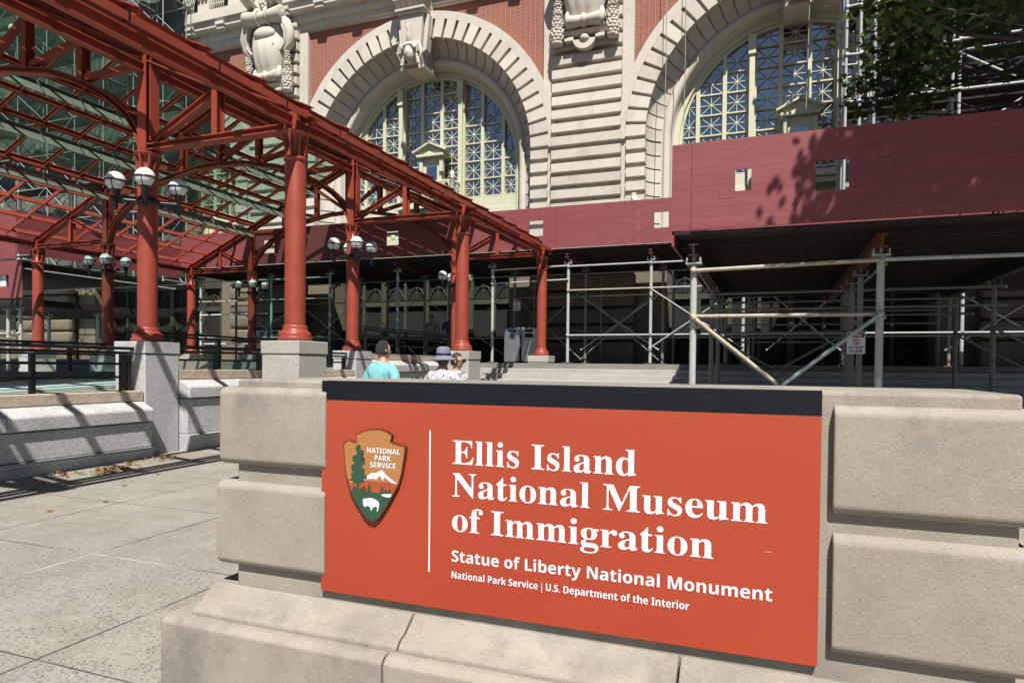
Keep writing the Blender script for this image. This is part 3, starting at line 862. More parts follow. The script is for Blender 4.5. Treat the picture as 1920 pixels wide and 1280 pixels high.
bld = thing("museum_building", "red brick and limestone museum with huge arched windows and carved shields on its piers", "building", (C1, 24, 1.6))
LS = "facade_limestone"
def bay(cx, full=True):
    # brick spandrels around the arch
    mb = MB()
    A = arc_pts(cx, 5.1, 60)
    hw, zt = 5.3, 15.6
    B = []
    for i in range(61):
        a = math.pi * i / 60; c, s_ = math.cos(a), math.sin(a)
        k = min(hw / abs(c) if abs(c) > 1e-6 else 1e9, (zt - ZS) / s_ if s_ > 1e-6 else 1e9)
        B.append((cx + c * k, ZS + s_ * k))
    vs = [(x, 23.62, z) for x, z in A] + [(x, 23.62, z) for x, z in B]
    mb.add(vs, [(i, i + 1, 62 + i, 61 + i) for i in range(60)])
    for i in range(60):
        p, q = B[i], B[i + 1]
        if abs(p[0] - q[0]) > 1e-4 and abs(p[1] - q[1]) > 1e-4:
            sx = 1 if p[0] > cx else -1
            mb.add([(p[0], 23.62, p[1]), (cx + sx * hw, 23.62, zt), (q[0], 23.62, q[1])], [(0, 1, 2)])
    mb.build("brick_wall", "red_brick", bld)
    # archivolt
    mb = MB(); ring(mb, cx, 4.83, 5.78, 23.5, 23.61)
    ring(mb, cx, 5.505, 5.80, 23.335, 23.499)
    mb.build("archivolt", LS, bld)
    mb = MB()
    step = math.pi / 33
    for i in range(33):
        a = i * step
        if abs(i - 16) < 1: continue
        ring(mb, cx, 4.80, 5.50, 23.33, 23.498, 4, a + step * .11, a + step * .89)
    mb.build("voussoirs", LS, bld, .012)
    mb = MB()
    for sx in (1, -1):
        z = ZS - .08
        while z > 5.8:
            x0, x1 = cx + sx * 4.80, cx + sx * 5.46
            mb.box(x0, x1, 23.33, 23.7, z - .315, z)
            z -= .478
        mb.box(cx + sx * 4.83, cx + sx * 5.48, 23.49, 23.72, 5.4, ZS)
    mb.build("jamb_blocks", LS, bld, .012)
    # reveal: hollow moulding cut in blocks, roll, soffit
    hollow = [(4.83, 23.48), (4.835, 23.60), (4.80, 23.72), (4.72, 23.86), (4.60, 24.0), (4.46, 24.1), (4.36, 24.14)]
    deep = [(r + .06, y + .03) for r, y in hollow]
    arch_sweep(MB(), cx, deep, 5.4).build("reveal", LS, bld)
    mb = MB()
    for i in range(33):
        a = i * step
        arch_sweep(mb, cx, hollow, 0, 4, True, a + step * .05, a + step * .95, False)
    for sx in (1, -1):
        z = ZS - .05
        while z > 5.9:
            rows = [[(cx + sx * r, y, zz) for r, y in hollow] for zz in (z - .43, z)]
            k = len(hollow); mb.add(rows[0] + rows[1], [(j, j + 1, k + j + 1, k + j) for j in range(k - 1)], True)
            z -= .478
    mb.build("hollow_blocks", LS, bld)
    roll = [(4.40, 24.16), (4.40, 24.20), (4.34, 24.14)] + [(4.20 + .15 * math.cos(t), 24.24 + .15 * math.sin(t)) for t in [-.3 - i * .28 for i in range(10)]] + [(4.03, 24.30), (4.03, 24.42), (3.99, 24.44), (3.99, 25.2)]
    arch_sweep(MB(), cx, roll, 5.4).build("roll_moulding", LS, bld)
    window(cx)

def window(cx):
    yg = 24.86
    R = 3.98
    zb = 7.85
    fr = MB()
    rim = [(3.99, 24.60), (3.80, 24.60), (3.80, 24.70), (3.70, 24.72), (3.70, 24.9)]
    arch_sweep(fr, cx, rim, 6.0, 72, False)
    top = lambda dx, r=3.80: ZS + math.sqrt(max(r * r - dx * dx, 0))
    heavy = (-1.37, 1.37); light = (-3.17, -2.27, -.45, .45, 2.27, 3.17)
    for dx in heavy:
        fr.box(cx + dx - .15, cx + dx + .15, 24.66, 24.9, zb, top(abs(dx) + .15))
        fr.box(cx + dx - .09, cx + dx + .09, 24.52, 24.66, zb, top(abs(dx) + .09) - .05)
        fr.box(cx + dx - .13, cx + dx + .13, 24.46, 24.66, top(dx) - .75, top(abs(dx) + .13) - .03)
    for dx in light:
        fr.box(cx + dx - .07, cx + dx + .07, 24.72, 24.9, zb, top(abs(dx) + .085))
    edges = [-3.72, -3.17, -2.27, -1.37, -.45, .45, 1.37, 2.27, 3.17, 3.72]
    hw = [0, .07, .07, .15, .07, .07, .15, .07, .07, 0]
    zt = [8.32 + .715 * i for i in range(8)]
    mu = MB()
    for i in range(9):
        a = cx + edges[i] + hw[i]; b = cx + edges[i + 1] - hw[i + 1]
        mx = max(abs(edges[i] + hw[i]), abs(edges[i + 1] - hw[i + 1])); mn = min(abs(edges[i]), abs(edges[i + 1])) if edges[i] * edges[i + 1] > 0 else 0
        zmax = top(mn, 3.75)
        fr.box(a, b, 24.74, 24.9, zb, zt[0] - .04)
        for k, z in enumerate(zt):
            if z < top(mx, 3.78): fr.box(a, b, 24.76, 24.89, z - .026, z + .026)
            z0, z1 = z + .026, z + .689
            if z0 > zmax: continue
            def clip(p, q):
                p, q = Vector(p), Vector(q); pts = []
                for j in range(13):
                    e = p.lerp(q, j / 12)
                    if e.y < ZS or math.hypot(e.x - cx, e.y - ZS) < 3.74: pts.append(e)
                if len(pts) > 1: mu.bar((pts[0].x, yg - .035, pts[0].y), (pts[-1].x, yg - .035, pts[-1].y), .019, .03, (0, 1, 0))
            m_, n_ = (a + b) / 2, (z0 + z1) / 2
            clip((a, z0), (b, z1)); clip((a, z1), (b, z0)); clip((m_, z0), (m_, z1)); clip((a, n_), (b, n_))
            if math.hypot(m_ - cx, max(0, n_ - ZS)) < 3.7:
                mu.lathe((m_, yg - .06, n_), [(0, 0), (.038, 0), (.038, .03)], 10, 'y', False)
    # panelled base and cornice below the glass
    fr.box(cx - 3.98, cx + 3.98, 24.70, 25.0, 7.3, zb - .002)
    fr.box(cx - 3.98, cx + 3.98, 24.45, 25.0, 7.05, 7.22)
    fr.box(cx - 3.98, cx + 3.98, 24.55, 25.0, 6.75, 7.0)
    fr.box(cx - 3.98, cx + 3.98, 24.40, 25.0, 6.5, 6.70)
    fr.box(cx - 3.98, cx + 3.98, 24.60, 25.0, 5.6, 6.46)
    for i in range(9): fr.lathe((cx - 3.4 + i * .85, 24.55, 6.88), [(0, -.05), (.09, -.04), (.12, 0)], 10, 'y')
    w_ = fr.build("arched_window", "window_green", bld, .008)
    sub(w_, "muntins", "iron_cream", mu)
    g = MB(); rg = random.Random(int(cx * 7) + 3)
    for i in range(9):
        for k in range(-1, 8):
            a, b = cx + edges[i], cx + edges[i + 1]; z0 = 8.32 + .715 * k; z1 = z0 + .715
            mm = Vector((max(abs(a + .12 - cx), abs(b - .12 - cx)) if False else min(abs(a - cx), abs(b - cx)) if (a - cx) * (b - cx) > 0 else 0, max(0, z0 - ZS)))
            if mm.length > 3.72: continue
            tx, tz = rg.gauss(0, .012), rg.gauss(0, .016)
            hx, hz = (b - a) / 2, .3575
            g.add([(a, yg - tx * hx - tz * hz, z0), (b, yg + tx * hx - tz * hz, z0), (b, yg + tx * hx + tz * hz, z1), (a, yg - tx * hx + tz * hz, z1)], [(0, 1, 2, 3)])
    sub(w_, "glass", "window_glass", g)
    # little pedimented door onto the balcony
    px = cx + .18
    d = MB()
    d.box(px - .44, px + .44, 24.40, 24.72, 7.9, 9.95)
    d.box(px - .54, px - .38, 24.30, 24.46, 9.35, 9.90); d.box(px + .38, px + .54, 24.30, 24.46, 9.35, 9.90)
    d.box(px - .62, px + .62, 24.18, 24.72, 9.96, 10.06)
    d.prism([(px - .72, 10.065), (px + .72, 10.065), (px + .72, 10.13), (px, 10.46), (px - .72, 10.13)], 24.26, 24.72)
    for s in (-1, 1): d.bar((px + s * .76, 24.28, 10.14), (px - s * .02, 24.28, 10.50), .36, .07)
    d = d.build("balcony_door", "window_green", bld, .008)
    sub(d, "door_glass", "window_glass", MB().box(px - .24, px + .24, 24.385, 24.398, 8.2, 9.6))
    b = MB(); b.box(px - 1.3, px + 1.3, 23.75, 24.7, 7.78, 7.98); b.box(px - 1.15, px + 1.15, 23.95, 24.7, 7.6, 7.775)
    b.box(px - 1.2, px + 1.2, 23.80, 23.86, 8.78, 8.85); b.box(px - 1.2, px + 1.2, 23.80, 23.86, 8.06, 8.11)
    for s in (-1, 1):
        b.box(px + s * 1.17, px + s * 1.23, 23.86, 24.7, 8.78, 8.85); b.box(px + s * 1.17, px + s * 1.23, 23.86, 24.7, 8.06, 8.11)
        b.lathe((px + s * 1.2, 23.83, 7.98), [(.09, 0), (.09, .9), (.11, .92), (.05, .97), (.10, 1.08), (.05, 1.17), (.0, 1.2)], 12)
    for i in range(10):
        x = px - 1.08 + i * .24
        for sg in (-1, 1):
            b.tube([(x - .1 * sg, 23.83, 8.11), (x + .1 * sg, 23.83, 8.3), (x - .09 * sg, 23.83, 8.5), (x + .1 * sg, 23.83, 8.78)], .02, 5)
    for i in range(3):
        y = 23.98 + i * .25
        for s in (-1, 1):
            for sg in (-1, 1): b.tube([(px + s * 1.2, y - .1 * sg, 8.11), (px + s * 1.2, y + .1 * sg, 8.35), (px + s * 1.2, y - .09 * sg, 8.55), (px + s * 1.2, y + .1 * sg, 8.78)], .02, 5)
    b.build("balcony", "iron_cream", bld)
for c in (C0, C1, C2): bay(c)

def pier(cx):
    MB().box(cx - 1.66, cx + 1.66, 23.46, 23.95, 5.4, 17.0).build("pier", LS, bld, .01)
    MB().box(cx - 2.9, cx + 2.9, 23.40, 25.3, 1.6, 5.395).build("pier_base", "shaded_weathered_limestone", bld, .01)
    mb = MB(); z = 16.0
    while z > 5.7:
        mb.box(cx - 1.27, cx + 1.27, 23.22, 23.459, z - .315, z); z -= .478
    mb.build("rusticated_courses", LS, bld, .016)
    # pier foot behind the shed: deep rounded courses
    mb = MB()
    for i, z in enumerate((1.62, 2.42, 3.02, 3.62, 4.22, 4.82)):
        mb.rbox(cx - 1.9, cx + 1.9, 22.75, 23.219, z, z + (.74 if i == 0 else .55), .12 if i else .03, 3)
    mb.build("pier_foot", "shaded_weathered_limestone", bld)
for c in (-19.95, -6.15, -33.75, 7.65): pier(c)

def scroll_x(mb, c, r, half, n=18):
    mb.lathe(c, [(0, -half), (r * .35, -half - .03), (r * .45, -half), (r * .55, -half + .02), (r * .9, -half), (r, -half + .05), (r * .8, -half * .35), (r * .72, 0), (r * .8, half * .35), (r, half - .05), (r * .9, half), (r * .55, half - .02), (r * .45, half), (r * .35, half + .03), (0, half)], n, 'x')
def cartouche(cx):
    rnd = random.Random(int(cx * 10))
    fz = lambda p: (p[0], p[1], 13.0 + (p[2] - 13.42) * .86)
    mb = MB()
    y = 23.2
    # shield: bulging egg cut by ribs
    vs = []; nx, nz = 16, 14
    for j in range(nz + 1):
        t = j / nz; z = 14.25 + 2.35 * t
        wd = .58 + .26 * math.sin(min(1, t * 1.15) * math.pi * .62)
        for i in range(nx + 1):
            u = -1 + 2 * i / nx
            rib = .035 * (1 if (i // 2) % 2 else 0) if .08 < t < .62 else 0
            vs.append((cx + u * wd, y - .10 - (.42 * math.sqrt(max(0, 1 - u * u * .96)) * (.45 + .75 * math.sin(t * math.pi * .85 + .2))) - rib, z))
    mb.add(vs, [(j * (nx + 1) + i, j * (nx + 1) + i + 1, (j + 1) * (nx + 1) + i + 1, (j + 1) * (nx + 1) + i) for j in range(nz) for i in range(nx)], True)
    for t in (-.42, 0, .42): mb.prism([(cx + t - .12, 15.60), (cx + t + .12, 15.60), (cx + t + .08, 15.54), (cx + t - .08, 15.54)], y - (.60 if t == 0 else .53), y - .4)
    mb.ball((cx, y - .45, 16.15), .55, .22, .34, 14, 8)
    # side straps curling round the shield
    for s in (-1, 1):
        pts = [(cx + s * .62, y - .30, 16.95), (cx + s * 1.0, y - .34, 16.6), (cx + s * 1.18, y - .3, 16.1), (cx + s * 1.15, y - .22, 15.6), (cx + s * .92, y - .2, 15.3), (cx + s * .74, y - .2, 15.45)]
        mb.tube(pts, [.20, .22, .21, .18, .15, .08], 10)
        mb.tube([(p[0] - s * .16, p[1] - .14, p[2]) for p in pts], [.06] * 6, 6)
    scroll_x(mb, (cx, y - .42, 16.95), .40, .98)
    mb.lathe((cx - .25, y - .42, 16.95), [(.34, -.05), (.44, 0), (.34, .05)], 18, 'x'); mb.lathe((cx + .25, y - .42, 16.95), [(.34, -.05), (.44, 0), (.34, .05)], 18, 'x')
    for s in (-1, 1):
        scroll_x(mb, (cx + s * .62, y - .5, 17.9), .5, .22)
        mb.tube([(cx + s * .1, y - .3, 17.2), (cx + s * .4, y - .5, 17.6), (cx + s * .35, y - .4, 18.6)], [.1, .13, .12], 8)
    for i in range(26):
        mb.ball((cx + rnd.uniform(-.28, .28), y - .5 + rnd.uniform(-.08, .08), 17.35 + rnd.uniform(0, .9)), .11, n=7, m=5)
    scroll_x(mb, (cx, y - .30, 14.12), .27, .62)
    mb.lathe((cx, y - .3, 14.12), [(.2, -.1), (.29, 0), (.2, .1)], 16, 'x')
    for s in (-1, 1): mb.ball((cx + s * .62, y - .24, 14.3), .12, .14, .34, 8, 6)
    mb.sweep_x([(y + .02, 13.66), (y - .16, 13.68), (y - .2, 13.78), (y - .24, 13.84), (y + .02, 13.86)], cx - .78, cx + .78)
    mb.v = [fz(p) for p in mb.v]
    mb.build("carved_shield", LS, bld)
    # fruit garlands
    for s in (-1, 1):
        g = MB(); n = 0
        for k in range(17):
            t = k / 16.; z = 15.45 - 2.05 * t; rad = .07 + .14 * t if t < .85 else .19 - (t - .85) * .4
            xx = cx + s * (.98 + .03 * t)
            g.tube([(xx, y - .22, z + .1), (xx, y - .22, z - .1)], rad * .8, 8)
            m_ = 6 + int(4 * t); br = .042 + .05 * t
            for q in range(m_):
                a = 2 * math.pi * (q + .5 * (k % 2)) / m_
                if math.sin(a) > .75: continue
                g.ball((xx + rad * math.cos(a), y - .22 + rad * math.sin(a), z + rnd.uniform(-.02, .02)), br, br, br * 1.08, 7, 5)
        for z in (15.0, 14.55, 14.1): g.lathe((cx + s * 1.0, y - .22, z), [(.2, -.02), (.235, 0), (.2, .02)], 14)
        g.v = [fz(p) for p in g.v]
        g.build("fruit_garland", LS, bld)
    h = MB()
    a0 = math.pi * 1.02; a1 = math.pi * 1.98
    A = [(cx + .40 * math.cos(a0 + (a1 - a0) * i / 20), 13.42 + .40 * math.sin(a0 + (a1 - a0) * i / 20)) for i in range(21)]
    B = [(cx + .19 * math.cos(a1 + (a0 - a1) * i / 20), 13.42 + .19 * math.sin(a1 + (a0 - a1) * i / 20)) for i in range(21)]
    n = 21
    vs = []
    for (ax, az), (bx, bz) in zip(A, B[::-1]): vs += [(ax, y - .30, az), (bx, y - .30, bz), (ax, y + .02, az), (bx, y + .02, bz)]
    fs = []
    for i in range(n - 1):
        o = i * 4; p = o + 4; fs += [(o, o + 1, p + 1, p), (o, p, p + 2, o + 2), (o + 1, o + 3, p + 3, p + 1)]
    fs += [(0, 2, 3, 1), ((n - 1) * 4, (n - 1) * 4 + 1, (n - 1) * 4 + 3, (n - 1) * 4 + 2)]
    h.add(vs, fs)
    h.box(cx - .72, cx - .40, y - .28, y + .02, 13.42, 13.56); h.box(cx + .40, cx + .72, y - .28, y + .02, 13.42, 13.56)
    h.ball((cx, y - .22, 13.45), .17, n=14, m=10)
    h.v = [fz(p) for p in h.v]
    h.build("half_ring_boss", LS, bld)
for c in (-19.95, -6.15): cartouche(c)

def keystone(cx):
    mb = MB()
    mb.prism([(cx - .36, 13.2), (cx + .36, 13.2), (cx + .50, 15.05), (cx - .50, 15.05)], 22.95, 24.1)
    mb.prism([(cx - .42, 13.2), (cx + .42, 13.2), (cx + .40, 13.08), (cx - .40, 13.08)], 23.2, 24.35)
    mb.box(cx - .58, cx + .58, 22.85, 23.6, 15.06, 15.16); mb.box(cx - .64, cx + .64, 22.78, 23.6, 15.165, 15.26)
    for s in (-1, 1): mb.prism([(cx + s * .40, 13.6), (cx + s * .56, 13.7), (cx + s * .70, 15.04), (cx + s * .52, 15.04)][::s], 23.12, 23.5)
    # gadrooned console above
    prof = [(23.5, 15.3), (22.98, 15.3), (22.72, 15.5), (22.52, 15.85), (22.48, 16.2), (22.6, 16.55), (22.5, 16.85), (22.6, 17.1), (23.5, 17.1)]
    for i in range(5):
        x0 = cx - .66 + i * .264
        mb.sweep_x([(y - .03 * (i % 2), z) for y, z in prof], x0 + .008, x0 + .256)
    for k in range(7):
        mb.tube([(cx - .66, 22.70 - .035 * math.sin(k), 15.55 + k * .17), (cx + .66, 22.70 - .035 * math.sin(k), 15.55 + k * .17)], .05, 6)
    for s in (-1, 1): mb.lathe((cx + s * .70, 22.75, 16.0), [(.05, 0), (.34, 0), (.36, .06), (.3, .08)] if s > 0 else [(.3, -.08), (.36, -.06), (.34, 0), (.05, 0)], 16, 'x')
    mb.build("keystone", LS, bld, .01)
    # carved head with winged helmet
    h = MB(); hc = Vector((cx + .04, 22.86, 13.50))
    n, m_ = 24, 18; vs = []
    for j in range(m_ + 1):
        t = math.pi * j / m_
        for i in range(n):
            a = 2 * math.pi * i / n
            x = math.sin(t) * math.cos(a); yy = math.sin(t) * math.sin(a); z = -math.cos(t)
            wx = .27 * (1 - .22 * max(0, -z)); wy = .30; wz = .38
            p = Vector((x * wx, yy * wy, z * wz))
            if yy < 0:
                f = math.exp(-(x / .16) ** 2)
                p.y -= .085 * f * math.exp(-((z + .12) / .16) ** 2) + .03 * f * math.exp(-((z - .15) / .18) ** 2)
                for ex in (-.4, .4): p.y += .06 * math.exp(-((x - ex) / .17) ** 2 - ((z - .10) / .11) ** 2)
                p.y -= .035 * math.exp(-(x / .25) ** 2 - ((z + .48) / .06) ** 2) + .035 * math.exp(-(x / .25) ** 2 - ((z + .60) / .06) ** 2)
                p.y += .02 * math.exp(-(x / .3) ** 2 - ((z + .54) / .03) ** 2)
                p.y -= .03 * math.exp(-(x / .25) ** 2 - ((z + .85) / .12) ** 2)
            vs.append(hc + p)
    h.add(vs, [(j * n + i, j * n + (i + 1) % n, (j + 1) * n + (i + 1) % n, (j + 1) * n + i) for j in range(m_) for i in range(n)], True)
    h.ball(hc + Vector((0, .07, .20)), .33, .34, .30, 18, 10)
    for k in range(9):
        a = math.pi * (k + .5) / 9
        h.ball(hc + Vector((.27 * math.cos(a), -.22, .10 + .17 * math.sin(a))), .075, .08, .07, 7, 5)
    h.tube([hc + Vector((0, -.1, .45)), hc + Vector((.02, -.22, .62)), hc + Vector((0, -.16, .80)), hc + Vector((0, -.26, .95)), hc + Vector((0, -.2, 1.05))], [.13, .11, .08, .09, .04], 8)
    for s in (-1, 1):
        for q in range(4):
            h.tube([hc + Vector((s * .24, -.05, .16 - q * .05)), hc + Vector((s * (.42 + .03 * q), -.12, .30 - q * .09)), hc + Vector((s * (.50 - .02 * q), -.06, .14 - q * .12))], [.07, .075, .03], 7)
        h.tube([hc + Vector((s * .27, .02, -.02)), hc + Vector((s * .33, -.04, -.30)), hc + Vector((s * .40, 0, -.62))], [.08, .09, .04], 8)
        for q in range(5): h.ball(hc + Vector((s * (.28 + .02 * q), -.06, -.05 - q * .09)), .07, n=7, m=5)
    h.build("carved_head", LS, bld)
keystone(C1); keystone(C2)

def cornice():
    x0, x1 = -42, 10
    pr = [(23.7, 15.50), (23.50, 15.50), (23.50, 15.56), (23.40, 15.58), (23.40, 15.80), (23.30, 15.83), (23.26, 15.95), (23.26, 16.12), (23.05, 16.16), (22.98, 16.24), (22.98, 16.50), (22.84, 16.53), (22.84, 16.95), (23.7, 16.95)]
    MB().sweep_x(pr, x0, x1).build("string_course", LS, bld)
    mb = MB(); x = -40.0
    while x < 8:
        if abs((x - C1)) > 1.2:
            mb.box(x, x + .45, 22.85, 23.28, 16.26, 16.40); mb.box(x + .03, x + .42, 22.92, 23.28, 16.10, 16.255)
        x += 1.725
    mb.build("corbel_blocks", LS, bld)
    MB().box(x0, x1, 23.32, 24.0, 16.95, 22).build("attic_wall", "red_brick", bld)
    MB().sweep_x([(23.6, 18.75), (23.1, 18.75), (22.8, 19.0), (22.7, 19.5), (22.2, 19.6), (22.2, 20.2), (23.6, 20.2)], x0, x1).build("main_cornice", LS, bld)
    k = 0; x = -39.2
    while x < -16:
        p = MB(); p.box(x - .32, x + .32, 23.12, 23.319, 16.96, 18.74)
        p.box(x - .36, x + .36, 23.0, 23.1, 17.85, 18.05)
        for q in (-.2, 0, .2): p.ball((x + q, 23.05, 17.74), .085, .09, .16, 8, 6)
        scroll_x(p, (x, 22.98, 18.35), .26, .36)
        p.build("attic_pilaster", LS, bld)
        wx = x + .86
        g = MB(); g.box(wx - .40, wx + .40, 23.28, 23.31, 17.0, 18.6)
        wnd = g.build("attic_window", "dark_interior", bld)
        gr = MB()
        for i in range(9):
            xx = wx - .40 + i * .1
            gr.tube([(xx, 23.24, 18.5), (xx, 23.16, 17.85), (xx, 23.04, 17.45), (xx, 22.98, 17.2), (xx, 23.06, 17.03), (xx, 23.16, 17.0)], .016, 5)
        gr.bar((wx - .44, 23.16, 17.9), (wx + .44, 23.16, 17.9), .03, .035); gr.bar((wx - .44, 23.2, 18.5), (wx + .44, 23.2, 18.5), .03, .035); gr.bar((wx - .44, 23.0, 17.28), (wx + .44, 23.0, 17.28), .03, .03)
        sub(wnd, "iron_grille", "iron_cream", gr)
        x += 1.725
cornice()

def ground_floor():
    MB().box(-45, -34.2, 23.4, 24.5, 1.6, 16.9).build("side_wall", "shaded_weathered_limestone", bld)
    MB().box(9.4, 14, 23.4, 24.5, 1.6, 16.9).build("side_wall", "shaded_weathered_limestone", bld)
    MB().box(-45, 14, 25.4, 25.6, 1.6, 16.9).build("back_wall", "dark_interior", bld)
    for cx in (C0, C1, C2):
        f = MB()
        f.box(cx - 4.0, cx + 4.0, 24.30, 24.6, 5.0, 5.58); f.box(cx - 4.0, cx + 4.0, 24.36, 24.6, 3.95, 4.15)
        for i in range(9):
            x = cx - 4 + i
            wd = .11 if i % 2 == 0 else .06
            f.box(x - wd, x + wd, 24.37 if i % 2 else 24.33, 24.6, 1.6, 4.998)
        for i in range(8):
            x = cx - 3.5 + i
            f.tube([(x - .38, 24.45, 4.3), (x - .2, 24.45, 4.62), (x, 24.45, 4.72), (x + .2, 24.45, 4.62), (x + .38, 24.45, 4.3)], .022, 5)
            f.bar((x, 24.45, 4.16), (x, 24.45, 4.7), .03, .03)
        o = f.build("entrance_screen", "dark_olive", bld)
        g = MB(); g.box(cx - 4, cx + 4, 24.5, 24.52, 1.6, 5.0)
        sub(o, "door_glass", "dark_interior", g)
ground_floor()

# ------------------------------------------------------------------ sidewalk sheds
def panel_with_hole(mb, x0, x1, z0, z1, y0, y1, hole=None):
    if not hole: mb.box(x0, x1, y0, y1, z0, z1); return
    a, b, c, d = hole
    mb.box(x0, a, y0, y1, z0, z1); mb.box(b, x1, y0, y1, z0, z1)
    mb.box(a, b, y0, y1, z0, c); mb.box(a, b, y0, y1, d, z1)
def post(t, x, y, zb, zt, mat="galvanised_pipe", r=.044, base=True, head=True):
    p = MB().tube([(x, y, zb + .03), (x, y, zt)], r, 12).build("post", mat, t)
    if base: sub(p, "base_plate", "rust_beam", MB().box(x - .13, x + .13, y - .11, y + .11, zb, zb + .035))
    if head:
        h = MB().tube([(x, y, zt), (x, y, zt + .17)], .018, 8)
        h.box(x - .11, x + .11, y - .07, y + .07, zt + .02, zt + .04); h.box(x - .10, x - .085, y - .07, y + .07, zt + .04, zt + .11); h.box(x + .085, x + .10, y - .07, y + .07, zt + .04, zt + .11)
        sub(p, "head_bracket", mat, h)
def rail(t, p, q, mat="galvanised_pipe", r=.025, name="ledger"):
    p, q = Vector(p), Vector(q); d = (q - p).normalized()
    mb = MB().tube([p, q], r, 8)
    for e in (p, q): mb.ball(e, r * 1.7, n=7, m=5)
    mb.build(name, mat, t)

def far_shed():
    t = thing("sidewalk_shed", "long maroon plywood walkway shed along the foot of the building on pipe posts", "shed", (-8, 20, 1.6))
    xs = [-20.2, -17.8, -15.4, -13.0, -10.6, -8.2, -5.8, -3.4, -1.0, 1.4, 3.8, 6.2, 8.6, 11]
    for i, (a, b) in enumerate(zip(xs[:-1], xs[1:])):
        mb = MB()
        hole = {3: (-11.48, -11.04, 5.34, 5.78), 5: (-6.62, -6.19, 5.34, 5.79), 6: (-4.4, -4.399, 5.34, 5.341), 7: (-2.96, -2.56, 5.36, 5.79), 1: (-16.4, -15.95, 5.34, 5.78)}.get(i)
        if i == 6: hole = None
        panel_with_hole(mb, a + .004, b - .004, 4.95, 6.165 if a < -1.1 else 5.9, 18.70 + .002 * (i % 2), 18.725 + .002 * (i % 2), hole)
        mb.build("plywood_panel", "maroon_plywood", t)
    # return end at the left, running forward to the left shed
    for i in range(3):
        ya, yb = 12.95 + i * 1.91, 12.95 + (i + 1) * 1.91
        MB().box(-20.23, -20.205, ya + .004, yb - .004, 4.62 + .0, 5.86).build("plywood_panel", "maroon_plywood", t)
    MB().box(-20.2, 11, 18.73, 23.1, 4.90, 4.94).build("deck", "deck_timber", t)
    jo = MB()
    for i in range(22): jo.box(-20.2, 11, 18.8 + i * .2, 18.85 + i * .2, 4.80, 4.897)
    jo.build("joists", "deck_timber", t)
    for x in (-19.5, -16.28, -13.82, -11.2, -7.87, -5.47, -3.06, -.6, 1.9, 4.4, 6.9):
        MB().ibar((x, 18.75, 4.74), (x, 23.0, 4.74), .11, .115, .014).build("cross_beam", "rust_beam", t)
        fr = "blue_pipe" if x in (-16.28, -13.82, -11.2) else "galvanised_pipe"
        for j, y in enumerate((18.95, 20.6, 22.3)):
            post(t, x + (0.1 * j), y, 1.602, 4.50, fr if j == 0 else "shaded_pipe", .044)
    rows = ((18.89, "galvanised_pipe"), (20.54, "shaded_pipe"))
    X = (-19.5, -16.28, -13.82, -11.2, -7.87, -5.47, -3.06, -.6, 1.9, 4.4, 6.9)
    for j, (y, mt) in enumerate(rows):
        for a, b in zip(X[:-1], X[1:]):
            if a in (-13.82, -11.2) and j == 0: continue
            if a == -7.87 and j == 0:
                rail(t, (a, y, 4.43), (b, y, 4.46), mt); rail(t, (a, y, 4.02), (b, y, 4.06), mt, .022); continue
            rail(t, (a, y, 4.44), (b, y, 4.45), mt)
            rail(t, (a, y, 3.74), (b, y, 3.74), "rusty_pipe" if (a == -5.47) else mt, .022)
            rail(t, (a, y, 2.43), (b, y, 2.43), mt, .024)
    for a, b in ((-3.06, -.6), (-5.47, -3.06), (-16.28, -13.82), (-19.5, -16.28), (.0, 1.9), (4.4, 6.9)):
        y = 20.50 if a != -3.06 else 18.84
        for za, zb in ((3.72, 2.05), (2.05, 3.72)):
            rail(t, (a, y - (.05 if za > zb else .0), za), (b, y - (.05 if za > zb else .0), zb), "galvanised_pipe", .018, "brace")
    for a, b in ((-13.82, -11.2), (-11.2, -7.87), (-7.87, -5.47), (-5.47, -3.06)):
        for za, zb in ((3.9, 1.75), (1.75, 3.9)):
            rail(t, (a, 20.46 - (.04 if za > zb else 0), za), (b, 20.46 - (.04 if za > zb else 0), zb), "shaded_pipe", .016, "brace")
    rail(t, (-19.4, 18.84, 3.25), (-16.4, 18.84, 3.26), "plain_white", .024); rail(t, (-19.4, 18.84, 2.2), (-16.4, 18.84, 2.2), "plain_white", .024)
far_shed()

